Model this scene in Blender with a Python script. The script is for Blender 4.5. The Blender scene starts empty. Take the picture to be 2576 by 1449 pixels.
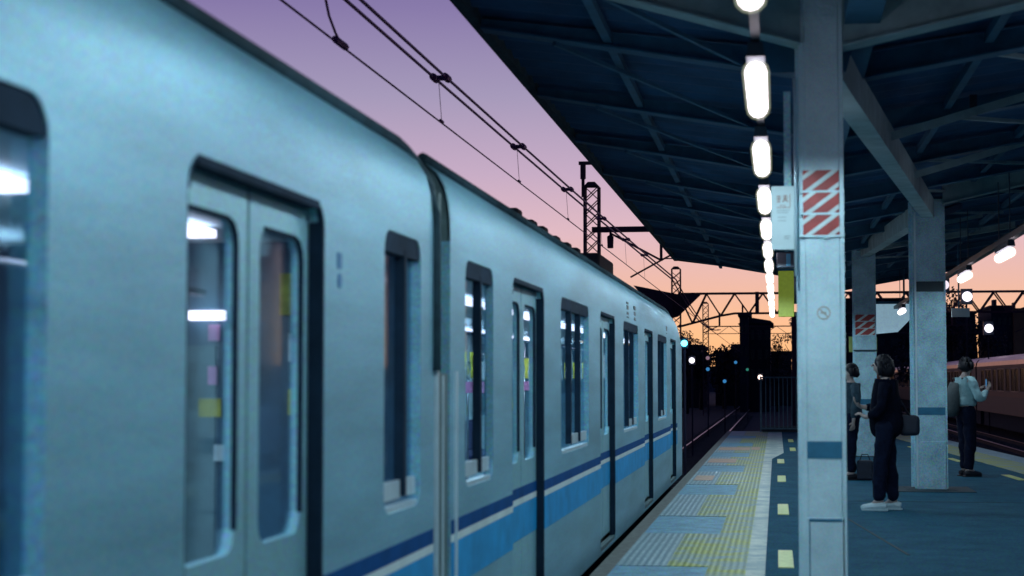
import bpy, bmesh, math, random
from mathutils import Vector, Matrix
R = math.radians
random.seed(7)
scn = bpy.context.scene
COL = scn.collection

# ------------------------------------------------------------------ camera
cam_d = bpy.data.cameras.new("camera")
cam = bpy.data.objects.new("camera", cam_d); COL.objects.link(cam)
scn.camera = cam
F = 4300.0                                    # focal length in units of a 2576 px wide frame
cam_d.sensor_width = 36.0
cam_d.lens = 36.0 * F / 2576.0
cam_d.clip_start = 0.05; cam_d.clip_end = 6000
PITCH = math.atan(231.5 / F); YAW = math.atan(665.0 / F)
cam.location = (0, 0, 1.4)
cam.rotation_euler = (R(90) + PITCH, 0, YAW)
cam_d.dof.use_dof = True
cam_d.dof.focus_distance = 38.0
cam_d.dof.aperture_fstop = 3.1

# ------------------------------------------------------------------ world: dusk sky
w = bpy.data.worlds.new("World"); scn.world = w; w.use_nodes = True
nt = w.node_tree; nt.nodes.clear()
out = nt.nodes.new('ShaderNodeOutputWorld'); bg = nt.nodes.new('ShaderNodeBackground')
tc = nt.nodes.new('ShaderNodeTexCoord'); sep = nt.nodes.new('ShaderNodeSeparateXYZ')
nt.links.new(tc.outputs['Generated'], sep.inputs[0])
mr = nt.nodes.new('ShaderNodeMapRange'); mr.inputs['From Min'].default_value = 0.0; mr.inputs['From Max'].default_value = 0.5
nt.links.new(sep.outputs['Z'], mr.inputs['Value'])
ramp = nt.nodes.new('ShaderNodeValToRGB'); nt.links.new(mr.outputs['Result'], ramp.inputs[0])
stops = [(0.0, (1.0, .48, .19)), (.05, (1.0, .54, .27)), (.105, (.86, .50, .39)), (.17, (.74, .49, .55)),
         (.24, (.56, .41, .56)), (.33, (.37, .315, .49)), (.43, (.24, .19, .40)), (.6, (.06, .075, .22)), (1.0, (.012, .03, .10))]
els = ramp.color_ramp.elements
els[0].position, els[0].color = stops[0][0], (*stops[0][1], 1)
els[1].position, els[1].color = stops[-1][0], (*stops[-1][1], 1)
for p, c in stops[1:-1]:
    e = els.new(p); e.color = (*c, 1)
# the east (behind the camera) is already dark
az = nt.nodes.new('ShaderNodeMapRange'); az.inputs['From Min'].default_value = -0.5; az.inputs['From Max'].default_value = 0.6
az.inputs['To Min'].default_value = 0.0; az.inputs['To Max'].default_value = 1.0
nt.links.new(sep.outputs['Y'], az.inputs['Value'])
mixw = nt.nodes.new('ShaderNodeMix'); mixw.data_type = 'RGBA'
nt.links.new(az.outputs['Result'], mixw.inputs[0])
mixw.inputs[6].default_value = (.015, .035, .09, 1)
nt.links.new(ramp.outputs[0], mixw.inputs[7])
sky = nt.nodes.new('ShaderNodeTexSky'); sky.sky_type = 'NISHITA'; sky.sun_disc = False
sky.sun_elevation = R(0.0); sky.sun_rotation = R(0)
addw = nt.nodes.new('ShaderNodeMix'); addw.data_type = 'RGBA'; addw.blend_type = 'ADD'; addw.inputs[0].default_value = 0.004
nt.links.new(mixw.outputs[2], addw.inputs[6]); nt.links.new(sky.outputs[0], addw.inputs[7])
nt.links.new(addw.outputs[2], bg.inputs[0]); bg.inputs[1].default_value = 1.0
nt.links.new(bg.outputs[0], out.inputs[0])

vs = scn.view_settings
scn.display_settings.display_device = 'sRGB'
vs.view_transform = 'Standard'; vs.look = 'None'; vs.exposure = 0.0; vs.gamma = 1.0
scn.render.engine = 'CYCLES'

# ------------------------------------------------------------------ materials
def rgba(c): return (c[0], c[1], c[2], 1)
def mat(name, col, rough=.6, metal=0.0, var=.12, scale=6.0, bump=0.0, bscale=40.0, emit=None, estr=0.0, spec=.5, stretch=None, dirt=None, speck=0.0, sscale=110, trans=0.0, alpha=1.0, coat=0.0):
    m = bpy.data.materials.new(name); m.use_nodes = True
    n = m.node_tree; b = n.nodes['Principled BSDF']
    b.inputs['Roughness'].default_value = rough; b.inputs['Metallic'].default_value = metal
    b.inputs['Specular IOR Level'].default_value = spec
    b.inputs['Coat Weight'].default_value = coat
    t = n.nodes.new('ShaderNodeTexCoord'); mp = n.nodes.new('ShaderNodeMapping')
    n.links.new(t.outputs['Object'], mp.inputs[0])
    if stretch: mp.inputs['Scale'].default_value = stretch
    if var > 0:
        nz = n.nodes.new('ShaderNodeTexNoise'); nz.inputs['Scale'].default_value = scale; nz.inputs['Detail'].default_value = 6
        nz.inputs['Roughness'].default_value = .65
        n.links.new(mp.outputs[0], nz.inputs[0])
        rp = n.nodes.new('ShaderNodeValToRGB'); n.links.new(nz.outputs[0], rp.inputs[0])
        d = dirt if dirt else tuple(c * (1 - var * 1.6) for c in col)
        rp.color_ramp.elements[0].position = .3; rp.color_ramp.elements[0].color = rgba(d)
        rp.color_ramp.elements[1].position = .68; rp.color_ramp.elements[1].color = rgba(tuple(min(1, c * (1 + var)) for c in col))
        if speck > 0:
            ns = n.nodes.new('ShaderNodeTexNoise'); ns.inputs['Scale'].default_value = sscale; ns.inputs['Detail'].default_value = 2
            n.links.new(t.outputs['Object'], ns.inputs[0])
            hs = n.nodes.new('ShaderNodeMix'); hs.data_type = 'RGBA'; hs.blend_type = 'OVERLAY'; hs.inputs[0].default_value = speck
            n.links.new(rp.outputs[0], hs.inputs[6]); n.links.new(ns.outputs['Color'], hs.inputs[7]); n.links.new(hs.outputs[2], b.inputs['Base Color'])
        else: n.links.new(rp.outputs[0], b.inputs['Base Color'])
    else:
        b.inputs['Base Color'].default_value = rgba(col)
    if bump > 0:
        n2 = n.nodes.new('ShaderNodeTexNoise'); n2.inputs['Scale'].default_value = bscale; n2.inputs['Detail'].default_value = 4
        n.links.new(mp.outputs[0], n2.inputs[0])
        bp = n.nodes.new('ShaderNodeBump'); bp.inputs['Strength'].default_value = bump; bp.inputs['Distance'].default_value = .02
        n.links.new(n2.outputs[0], bp.inputs['Height']); n.links.new(bp.outputs[0], b.inputs['Normal'])
    if emit:
        b.inputs['Emission Color'].default_value = rgba(emit); b.inputs['Emission Strength'].default_value = estr
    if trans: b.inputs['Transmission Weight'].default_value = trans
    if alpha < 1: b.inputs['Alpha'].default_value = alpha
    return m

def glass_mat(name, tint=(.55, .75, .8), refl=.25):
    m = bpy.data.materials.new(name); m.use_nodes = True; n = m.node_tree; n.nodes.clear()
    o = n.nodes.new('ShaderNodeOutputMaterial'); mx = n.nodes.new('ShaderNodeMixShader')
    tr = n.nodes.new('ShaderNodeBsdfTransparent'); gl = n.nodes.new('ShaderNodeBsdfGlossy')
    tr.inputs[0].default_value = rgba(tint); gl.inputs['Color'].default_value = (.9, .95, 1, 1); gl.inputs['Roughness'].default_value = .06
    lw = n.nodes.new('ShaderNodeFresnel'); lw.inputs[0].default_value = 1.5
    ad = n.nodes.new('ShaderNodeMath'); ad.operation = 'MULTIPLY'; ad.inputs[1].default_value = refl; ad.use_clamp = True
    n.links.new(lw.outputs[0], ad.inputs[0]); n.links.new(ad.outputs[0], mx.inputs[0])
    n.links.new(tr.outputs[0], mx.inputs[1]); n.links.new(gl.outputs[0], mx.inputs[2]); n.links.new(mx.outputs[0], o.inputs[0])
    return m

def glow_mat(name, col, k):
    m = bpy.data.materials.new(name); m.use_nodes = True; n = m.node_tree; n.nodes.clear()
    o = n.nodes.new('ShaderNodeOutputMaterial'); ad = n.nodes.new('ShaderNodeAddShader'); tr = n.nodes.new('ShaderNodeBsdfTransparent'); em = n.nodes.new('ShaderNodeEmission')
    tr.inputs[0].default_value = (.96, .96, .96, 1); em.inputs[0].default_value = (*col, 1); em.inputs[1].default_value = k * .5
    n.links.new(tr.outputs[0], ad.inputs[0]); n.links.new(em.outputs[0], ad.inputs[1]); n.links.new(ad.outputs[0], o.inputs[0]); return m
M = {}
M['body'] = mat('brushed_steel_blue', (.205, .455, .575), .46, .36, .14, 1.6, .06, 90, stretch=(1, .35, 3), speck=.9)
M['door'] = mat('door_steel', (.235, .49, .58), .46, .3, .07, 3, speck=.8)
M['trim'] = mat('dark_rubber', (.010, .026, .05), .85, 0, .2, 8, spec=.12)
M['gutter'] = mat('dark_gutter', (.03, .065, .085), .8, 0, .2, 8, spec=.2)
M['navy'] = mat('navy_stripe', (.002, .07, .24), .8, 0, .15, 5, spec=.06)
M['white_s'] = mat('pale_stripe', (.68, .80, .80), .4, 0, .1, 5)
M['skyblue'] = mat('sky_blue_band', (.008, .29, .62), .6, 0, .15, 4, spec=.2)
M['roof_t'] = mat('train_roof_grey', (.06, .09, .11), .7, 0, .2, 3)
M['unit'] = mat('roof_unit_grey', (.04, .035, .05), .7, 0, .2, 3)
M['glass'] = glass_mat('train_glass', (.85, .95, 1.0), .28)
M['glass_tint'] = glass_mat('tinted_glass', (.72, .88, .95), .35)
M['sill'] = mat('bright_sill', (.62, .78, .85), .3, .3, .08, 6)
M['bellows'] = mat('bellows_grey', (.10, .17, .18), .7, 0, .25, 10)
M['hood'] = mat('hood_grey', (.09, .17, .19), .5, .1, .2, 10)
M['int_wall'] = mat('interior_panel', (.42, .62, .68), .5, 0, .06, 4)
M['far_pane'] = mat('far_side_pane', (.03, .10, .17), .35, 0, .3, 3)
M['int_floor'] = mat('interior_floor', (.05, .07, .09), .5, 0, .2, 8)
M['int_tube'] = mat('interior_tube', (.8, .7, .8), .4, 0, 0, emit=(.92, .74, .86), estr=4)
M['seat'] = mat('moquette_navy', (.025, .04, .13), .9, 0, .3, 30)
M['poster_y'] = mat('poster_yellow', (.42, .42, .03), .5, 0, .3, 12)
M['poster_w'] = mat('poster_pale', (.55, .7, .75), .5, 0, .15, 12)
M['poster_p'] = mat('poster_pink', (.6, .25, .5), .5, 0, .2, 14)
M['chrome'] = mat('hand_pole', (.6, .65, .7), .2, .9, .05, 5)
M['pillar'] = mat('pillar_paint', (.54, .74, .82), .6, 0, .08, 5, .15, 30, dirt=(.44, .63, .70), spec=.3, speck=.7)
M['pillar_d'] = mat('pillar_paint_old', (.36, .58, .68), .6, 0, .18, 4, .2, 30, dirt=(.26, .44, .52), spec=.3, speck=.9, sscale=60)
M['band'] = mat('pillar_band', (.015, .15, .27), .5, 0, .15, 8)
M['band_d'] = mat('pillar_band_dark', (.02, .045, .06), .6, 0, .15, 8)
M['red'] = mat('warning_red', (.34, .045, .045), .5, 0, .15, 15)
M['wwhite'] = mat('warning_white', (.55, .68, .70), .5, 0, .1, 15)
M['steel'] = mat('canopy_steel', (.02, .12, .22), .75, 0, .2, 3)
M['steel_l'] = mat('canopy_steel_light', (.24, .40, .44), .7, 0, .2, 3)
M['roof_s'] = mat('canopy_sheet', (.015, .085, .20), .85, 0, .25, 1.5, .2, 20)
M['housing'] = mat('lamp_housing', (.03, .06, .09), .5, .2, .1, 5)
M['tube'] = mat('fluorescent_tube', (.8, .8, .8), .4, 0, 0, emit=(1.0, .84, .95), estr=4.5)
M['halo_shell'] = glow_mat('lamp_halo', (.80, .86, .60), .30)  # yellowish halo round the tubes, made as a faintly emissive shell
M['asphalt'] = mat('platform_asphalt', (.016, .085, .135), .92, 0, .3, 2.2, .35, 160, dirt=(.009, .065, .11), spec=.1, speck=1.0, sscale=45)
M['asphalt_d'] = mat('asphalt_seam', (.012, .035, .05), .85, 0, .2, 9)
M['stone'] = mat('edge_stone', (.13, .15, .14), .8, 0, .3, 12, .3, 60)
M['plain_b'] = mat('plain_blue_tile', (.13, .33, .45), .7, 0, .22, 5, .1, 80, speck=1.0, sscale=50)
M['peach'] = mat('peach_tone', (.5, .34, .24), .65, 0, .2, 10)
M['ydash'] = mat('yellow_marking', (.47, .56, .16), .55, 0, .14, 14)
M['ballast'] = mat('ballast', (.010, .012, .03), .95, 0, .4, 25, .6, 60)
M['rail'] = mat('rail_steel', (.62, .42, .36), .28, 1, .1, 5)
M['rust'] = mat('rail_side', (.03, .02, .018), .9, 0, .2, 9)
M['concrete'] = mat('platform_side', (.035, .04, .05), .85, 0, .3, 3)
M['mast'] = mat('mast_steel', (.09, .025, .055), .7, .1, .2, 4)
M['wire'] = mat('wire_bronze', (.15, .04, .14), .6, .2, .1, 4)
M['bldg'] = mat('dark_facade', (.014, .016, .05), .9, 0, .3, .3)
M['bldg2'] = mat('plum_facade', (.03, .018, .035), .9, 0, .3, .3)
M['bldg_o'] = mat('sunset_facade', (.30, .13, .08), .9, 0, .2, .5)  # sunset light on the tower is put into the wall colour
M['win_d'] = mat('unlit_window', (.006, .008, .02), .2, 0, 0)
M['leaf'] = mat('dark_leaves', (.014, .016, .04), .9, 0, .3, 2)
M['bark'] = mat('dark_bark', (.02, .014, .014), .9, 0, .3, 4)
M['sign_w'] = mat('sign_white', (.52, .68, .72), .5, 0, .05, 5)
M['sign_glow'] = mat('sign_added_glow', (.4, .6, .7), .5, 0, .3, 5, emit=(.22, .36, .45), estr=.8)  # emission added to brighten a dim hanging board
M['sign_r'] = mat('sign_brown_red', (.28, .12, .09), .6, 0, .1, 9)
M['sign_g'] = mat('sign_grey', (.30, .42, .46), .6, 0, .1, 9)
M['yg'] = mat('yellow_green_panel', (.30, .38, .04), .5, 0, .12, 20, emit=(.30, .40, .04), estr=.3)
M['dark'] = mat('dark_plastic', (.01, .02, .04), .5, 0, .1, 9)
M['fence'] = mat('fence_paint', (.05, .10, .16), .5, .2, .2, 9)
M['train_r'] = mat('red_train_steel', (.035, .015, .03), .6, .1, .15, 1.5)
M['train_rr'] = mat('red_train_roof_glint', (.34, .17, .17), .3, .85, .15, 1.5)  # bright sunset highlight along the roof put into its base colour
M['train_rd'] = mat('red_train_belt', (.09, .02, .02), .6, .1, .15, 2)
M['coat'] = mat('black_coat', (.002, .004, .013), .95, 0, .3, 25, spec=.1)
M['coat2'] = mat('black_trousers', (.003, .007, .024), .9, 0, .3, 25, spec=.15)
M['hair'] = mat('black_hair', (.005, .006, .012), .6, 0, .3, 40, spec=.25)
M['skin'] = mat('skin', (.34, .27, .25), .55, 0, .08, 20)
M['shirt'] = mat('pale_shirt', (.33, .55, .60), .8, 0, .1, 25)
M['greycoat'] = mat('grey_teal_coat', (.02, .05, .075), .9, 0, .2, 25)
M['shoe_w'] = mat('pale_shoes', (.45, .6, .65), .6, 0, .1, 25)
M['shoe_d'] = mat('dark_shoes', (.012, .012, .02), .6, 0, .1, 25)
M['bag'] = mat('dark_bag', (.006, .012, .03), .7, 0, .2, 20)
M['bag_b'] = mat('brown_bag', (.05, .07, .08), .7, 0, .2, 20)
M['blue_dec'] = mat('blue_decal', (.02, .16, .36), .5, 0, .1, 20)
M['mark_d'] = mat('dark_mark', (.03, .06, .07), .5, 0, .1, 20)
M['ring'] = mat('orange_mark', (.42, .38, .34), .5, 0, .1, 20)
def emat(n, c, s): return mat(n, (.02, .02, .02), .5, 0, 0, emit=c, estr=s)
M['e_cyan'] = emat('cyan_signal', (.10, .75, 1.0), 6)
M['e_cy2'] = emat('small_cyan_signal', (.06, .35, .8), .6)
M['e_white'] = emat('white_lamp', (.95, .88, 1.0), 2.5)
M['e_warm'] = emat('warm_lamp', (1.0, .72, .62), 2.5)
M['e_pink'] = emat('pink_lamp', (.5, .3, .4), .5)
M['e_green'] = emat('green_lamp', (.05, .4, .3), .5)
M['e_right'] = emat('cool_lamp', (.90, .80, .92), 1.1)

def tactile(name, ca, cb, pitch):
    """Ribbed paving: raised bars run along the platform, coloured paler on top and darker between."""
    m = bpy.data.materials.new(name); m.use_nodes = True; n = m.node_tree; b = n.nodes['Principled BSDF']
    b.inputs['Roughness'].default_value = .6
    t = n.nodes.new('ShaderNodeTexCoord'); s = n.nodes.new('ShaderNodeSeparateXYZ'); n.links.new(t.outputs['Object'], s.inputs[0])
    mu = n.nodes.new('ShaderNodeMath'); mu.operation = 'MULTIPLY'; mu.inputs[1].default_value = 2 * math.pi / pitch
    si = n.nodes.new('ShaderNodeMath'); si.operation = 'SINE'; n.links.new(s.outputs['X'], mu.inputs[0]); n.links.new(mu.outputs[0], si.inputs[0])
    # tile joints every 0.3 m
    my = n.nodes.new('ShaderNodeMath'); my.operation = 'MULTIPLY'; my.inputs[1].default_value = 1 / .3; n.links.new(s.outputs['Y'], my.inputs[0])
    fr = n.nodes.new('ShaderNodeMath'); fr.operation = 'FRACT'; n.links.new(my.outputs[0], fr.inputs[0])
    gt = n.nodes.new('ShaderNodeMath'); gt.operation = 'GREATER_THAN'; gt.inputs[1].default_value = .12; n.links.new(fr.outputs[0], gt.inputs[0])
    nz = n.nodes.new('ShaderNodeTexNoise'); nz.inputs['Scale'].default_value = 7; nz.inputs['Detail'].default_value = 8; nz.inputs['Roughness'].default_value = .7
    n.links.new(t.outputs['Object'], nz.inputs[0])
    ad = n.nodes.new('ShaderNodeMath'); ad.operation = 'MULTIPLY_ADD'; ad.inputs[1].default_value = .42; n.links.new(si.outputs[0], ad.inputs[0]); n.links.new(nz.outputs[0], ad.inputs[2])
    mg = n.nodes.new('ShaderNodeMath'); mg.operation = 'MULTIPLY'; n.links.new(ad.outputs[0], mg.inputs[0]); n.links.new(gt.outputs[0], mg.inputs[1])
    r = n.nodes.new('ShaderNodeValToRGB'); n.links.new(ad.outputs[0], r.inputs[0])
    r.color_ramp.elements[0].position = .2; r.color_ramp.elements[0].color = rgba(ca)
    r.color_ramp.elements[1].position = .8; r.color_ramp.elements[1].color = rgba(cb)
    n3 = n.nodes.new('ShaderNodeTexNoise'); n3.inputs['Scale'].default_value = 2.4; n3.inputs['Detail'].default_value = 7; n3.inputs['Roughness'].default_value = .75
    n.links.new(t.outputs['Object'], n3.inputs[0])
    r3 = n.nodes.new('ShaderNodeValToRGB'); n.links.new(n3.outputs[0], r3.inputs[0])
    r3.color_ramp.elements[0].position = .42; r3.color_ramp.elements[0].color = (0, 0, 0, 1)
    r3.color_ramp.elements[1].position = .58; r3.color_ramp.elements[1].color = (.85, .85, .85, 1)
    mw2 = n.nodes.new('ShaderNodeMix'); mw2.data_type = 'RGBA'; n.links.new(r3.outputs[0], mw2.inputs[0])
    n.links.new(r.outputs[0], mw2.inputs[6]); mw2.inputs[7].default_value = (.16, .28, .32, 1)
    n.links.new(mw2.outputs[2], b.inputs['Base Color'])
    bp = n.nodes.new('ShaderNodeBump'); bp.inputs['Strength'].default_value = .8; bp.inputs['Distance'].default_value = .006
    n.links.new(mg.outputs[0], bp.inputs['Height']); n.links.new(bp.outputs[0], b.inputs['Normal'])
    return m
M['tact_y'] = tactile('yellow_tactile', (.20, .26, .02), (.40, .46, .09), .05)
M['tact_w'] = tactile('pale_tactile', (.12, .24, .30), (.28, .43, .48), .055)
M['tact_p'] = tactile('pale_edge_tile', (.36, .46, .40), (.46, .55, .47), .3)

# ------------------------------------------------------------------ geometry helpers
class MB:
    def __init__(s): s.v = []; s.f = []
    def add(s, vs_, fs):
        o = len(s.v); s.v += [tuple(v) for v in vs_]; s.f += [tuple(i + o for i in f) for f in fs]; return s
    def box(s, x0, x1, y0, y1, z0, z1):
        return s.add([(x0, y0, z0), (x1, y0, z0), (x1, y1, z0), (x0, y1, z0), (x0, y0, z1), (x1, y0, z1), (x1, y1, z1), (x0, y1, z1)],
                     [(0, 3, 2, 1), (4, 5, 6, 7), (0, 1, 5, 4), (1, 2, 6, 5), (2, 3, 7, 6), (3, 0, 4, 7)])
    def bar(s, p, q, w_=.05, h_=None, up=(0, 0, 1)):
        h_ = h_ or w_; p = Vector(p); q = Vector(q); d = (q - p).normalized(); u = Vector(up)
        if abs(d.dot(u)) > .98: u = Vector((0, 1, 0))
        a = d.cross(u).normalized(); b = a.cross(d).normalized()
        c = [p + a * (sx * w_ / 2) + b * (sz * h_ / 2) for sx, sz in ((-1, -1), (1, -1), (1, 1), (-1, 1))]
        c2 = [v + (q - p) for v in c]
        return s.add(c + c2, [(0, 3, 2, 1), (4, 5, 6, 7), (0, 1, 5, 4), (1, 2, 6, 5), (2, 3, 7, 6), (3, 0, 4, 7)])
    def tube(s, pts, r, n=8):
        pts = [Vector(p) for p in pts]; k = len(pts); rings = []
        for i, p in enumerate(pts):
            d = (pts[min(i + 1, k - 1)] - pts[max(i - 1, 0)]).normalized()
            u = Vector((0, 0, 1)) if abs(d.z) < .95 else Vector((0, 1, 0))
            a = d.cross(u).normalized(); b = a.cross(d).normalized()
            rr = r[i] if isinstance(r, (list, tuple)) else r
            rings += [p + (a * math.cos(2 * math.pi * j / n) + b * math.sin(2 * math.pi * j / n)) * rr for j in range(n)]
        fs = []
        for i in range(k - 1):
            for j in range(n):
                fs.append((i * n + j, i * n + (j + 1) % n, (i + 1) * n + (j + 1) % n, (i + 1) * n + j))
        fs.append(tuple(reversed(range(n)))); fs.append(tuple((k - 1) * n + j for j in range(n)))
        return s.add(rings, fs)
    def prism(s, poly, axis, a, b):
        """poly in the two other axes, extruded along axis from a to b"""
        def P(u, v, t): return {'x': (t, u, v), 'y': (u, t, v), 'z': (u, v, t)}[axis]
        n = len(poly)
        return s.add([P(u, v, a) for u, v in poly] + [P(u, v, b) for u, v in poly],
                     [tuple(range(n)), tuple(reversed(range(n, 2 * n)))] + [(i, i + n, (i + 1) % n + n, (i + 1) % n) for i in range(n)])
    def sphere(s, c, r, n=10, m=7, sc=(1, 1, 1)):
        c = Vector(c); v = []; f = []
        for i in range(m + 1):
            th = math.pi * i / m
            for j in range(n):
                ph = 2 * math.pi * j / n
                v.append(c + Vector((math.sin(th) * math.cos(ph) * sc[0], math.sin(th) * math.sin(ph) * sc[1], math.cos(th) * sc[2])) * r)
        for i in range(m):
            for j in range(n): f.append((i * n + j, (i + 1) * n + j, (i + 1) * n + (j + 1) % n, i * n + (j + 1) % n))
        return s.add(v, f)
    def build(s, name, m, parent=None, smooth=False, bevel=0.0, seg=2):
        me = bpy.data.meshes.new(name); me.from_pydata(s.v, [], s.f)
        bm = bmesh.new(); bm.from_mesh(me); bmesh.ops.remove_doubles(bm, verts=bm.verts, dist=1e-5)
        bmesh.ops.recalc_face_normals(bm, faces=bm.faces); bm.to_mesh(me); bm.free()
        me.materials.append(M[m] if isinstance(m, str) else m)
        if smooth:
            for p in me.polygons: p.use_smooth = True
        o = bpy.data.objects.new(name, me); COL.objects.link(o)
        if parent: o.parent = parent; o.matrix_parent_inverse = Matrix.Translation(-parent_loc(parent))
        if bevel:
            b = o.modifiers.new('bevel', 'BEVEL'); b.width = bevel; b.segments = seg; b.limit_method = 'ANGLE'; b.angle_limit = R(40)
        return o
def parent_loc(p):
    v = Vector(p.location)
    while p.parent: p = p.parent
    return Vector(p.get('_loc', v)) if False else v
def thing(name, label, cat, loc=(0, 0, 0), group=None):
    o = bpy.data.objects.new(name, None); COL.objects.link(o); o.location = loc; o.empty_display_size = .2
    return tag(o, label, cat, group)
def tag(o, label, cat, group=None):
    o['label'] = label; o['category'] = cat
    if group: o['group'] = group
    return o
def struct(o): o['kind'] = 'structure'; return o
def sub(mb, name, m, part, **k):
    """sub-part: mesh in world coordinates parented to a part mesh (parts sit in their thing's frame)"""
    o = mb.build(name, m, None, **k); o.parent = part
    root = part.parent
    o.matrix_parent_inverse = Matrix.Identity(4)
    if root and root.type == 'EMPTY' and part.matrix_parent_inverse == Matrix.Identity(4): pass
    return o
def copy_tree(root, delta, label=None, group=None):
    r = root.copy(); COL.objects.link(r); r.location = Vector(root.location) + Vector(delta)
    if label: r['label'] = label
    if group: r['group'] = group
    for ch in root.children:
        c = ch.copy(); COL.objects.link(c); c.parent = r
        for g in ch.children:
            d = g.copy(); COL.objects.link(d); d.parent = c
    return r

# ------------------------------------------------------------------ setting: ground, platform, paving
g = MB(); g.add([(-3000, -400, -1.35), (3000, -400, -1.35), (3000, 5000, -1.35), (-3000, 5000, -1.35)], [(0, 1, 2, 3)])
struct(g.build('ground', 'ballast'))
XL = -1.31
def xr(y): return 5.95 - .05 * y
PE = 47.2
p = MB(); ys = [-12, 0, 12, 24, 36, PE]
poly = [(XL, -12), (XL, PE)] + [(xr(y), y) for y in reversed(ys)]
p.prism(poly, 'z', -1.3, 0.0)
struct(p.build('platform', 'asphalt'))
e = MB()
e.box(XL - .03, XL + .10, -12, PE, -.22, .006)
struct(e.build('platform_edge', 'stone', bevel=.01))
def strips(rects, z, name, m):
    b = MB()
    for (x0, x1, y0, y1) in rects: b.box(x0, x1, y0, y1, -.02, z)
    return struct(b.build(name, m))
xi = -.095; xa = XL + .10
plain, pale, yel = [], [], []
ycur = -8.0
blues = [(-9.6, -7.6), (-4.5, -2.4), (.6, 2.7), (5.8, 7.8), (10.9, 12.95), (15.7, 17.7), (21.0, 23.1), (26.3, 28.2), (31.4, 33.2), (36.5, 38.3), (41.6, 43.4)]
for i, (a, b) in enumerate(blues):
    plain.append((xa, -.52, a, b)); yel.append((-.52, -.235, a, b))
    n_ = blues[i + 1][0] if i + 1 < len(blues) else PE
    pale.append((xa, -.83, b, n_)); yel.append((-.83, -.235, b, n_))
strips(plain, .004, 'pavement_plain_tiles', 'plain_b')
strips(pale, .007, 'pavement_pale_ribs', 'tact_w')
strips(yel, .007, 'pavement_yellow_ribs', 'tact_y')
pb = MB(); pb.box(-.235, xi, -10, PE - .05, -.02, .005)
pb.prism([(xi, 30.8), (.12, 33.4), (.12, PE - .05), (xi, PE - .05)], 'z', -.02, .005)
struct(pb.build('pavement_border', 'tact_p'))
strips([(-1.16, -.9, 24.0, 25.2), (-1.17, -.7, 29.2, 30.6), (-1.17, -.55, 34.4, 35.8), (-.52, -.35, 34.6, 36)], .0095, 'pavement_peach_patches', 'peach')  # flat peach patches laid over the ribbed paving
# yellow dashes
d = MB()
for (x, a, b) in ((0, 2.6, 4.0), (0, 7.8, 9.1), (0, 13.0, 14.3), (0, 18.1, 19.6), (0, 23.9, 25.4), (0, 29.2, 30.7), (.25, 34.3, 35.9), (.25, 39.2, 41.0)):
    d.box(x, x + .115, a, b, -.02, .006)
# the dashes beside the other edge
for y in (14.0, 19.4, 24.8, 30.2, 35.6):
    x = 4.72 - .052 * y - .1
    d.prism([(x, y), (x + .12, y), (x + .12 - .07, y + 1.35), (x - .07, y + 1.35)], 'z', -.02, .006)
struct(d.build('pavement_markings', 'ydash'))
rt = MB()
for (x0, x1, nm) in ((0, 0, 0),):
    rt.prism([(5.0 - .052 * -10, -10), (5.55 - .05 * -10, -10), (5.55 - .05 * PE, PE - .05), (5.0 - .052 * PE, PE - .05)], 'z', -.02, .007)
struct(rt.build('pavement_far_yellow', 'tact_y'))
rt = MB(); rt.prism([(5.55 + .5, -10), (5.96 + .5, -10), (5.96 - .05 * PE, PE - .05), (5.55 - .05 * PE, PE - .05)], 'z', -.05, .0085)
struct(rt.build('pavement_far_edge', 'tact_w'))
sm = MB()
sm.prism([(1.02, 14.1), (1.045, 14.1), (.62, 18.6), (.6, 18.6)], 'z', -.02, .0035)
sm.box(.45, 4.9, 20.25, 20.28, -.02, .0035)
struct(sm.build('pavement_seams', 'asphalt_d'))
# tracks
tr = MB(); trs = MB(); sl = MB()
for cx_ in (-2.87, 9.1, 13.2):
    for s in (-1, 1):
        x = cx_ + s * .565
        tr.box(x - .033, x + .033, -10, 420, -1.105, -1.095)
        trs.box(x - .02, x + .02, -10, 420, -1.25, -1.105)
    y = 24.0
    while y < 130:
        sl.box(cx_ - 1.05, cx_ + 1.05, y, y + .22, -1.34, -1.24); y += .65
struct(tr.build('railway_rail_heads', 'rail')); struct(trs.build('railway_rail_webs', 'rust')); struct(sl.build('railway_sleepers', 'concrete'))
vb = MB(); vb.box(XL + .02, XL + .06, PE - .001, PE + .3, -1.3, -.02)

# ------------------------------------------------------------------ the commuter train at the platform
XS = -1.46                # side plane
TC = -2.86                # centre line
train = thing('commuter_train', 'brushed steel commuter train with navy and sky blue stripes standing at the left platform edge', 'train', (TC, 7.5, -1.1))
def T(mb, name, m, **k): return mb.build(name, m, train, **k)
def fillet(mb, x, cy, cz, sy, sz, r, th=0.0, n=5):
    """corner piece filling an opening's corner (cy,cz) ; sy,sz point into the opening"""
    pts = [(cy, cz)] + [(cy + sy * (r - r * math.sin(a)), cz + sz * (r - r * math.cos(a))) for a in [math.pi / 2 * i / n for i in range(n + 1)]]
    mb.prism(pts, 'x', x - th, x)
def opening_wall(mb, x, y0, y1, z0, z1, ops, th=.05, r=.09):
    """wall in plane x (thickness th inwards) with rounded openings (ya,yb,za,zb)"""
    cur = y0
    for (ya, yb, za, zb) in sorted(ops):
        if ya > cur: mb.box(x - th, x, cur, ya, z0, z1)
        if za > z0: mb.box(x - th, x, ya, yb, z0, za)
        if zb < z1: mb.box(x - th, x, ya, yb, zb, z1)
        for cy, sy in ((ya, 1), (yb, -1)):
            fillet(mb, x, cy, zb, sy, -1, r, th)
            if za > z0 + .1: fillet(mb, x, cy, za, sy, 1, r, th)
        cur = yb
    if cur < y1: mb.box(x - th, x, cur, y1, z0, z1)
ZB, ZW, ZT = -.06, .89, 1.975
DW = 1.30
doors1 = [-4.63 + .0, .15, 4.93]
doors2 = [10.22, 14.98, 19.76, 24.42]
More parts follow.
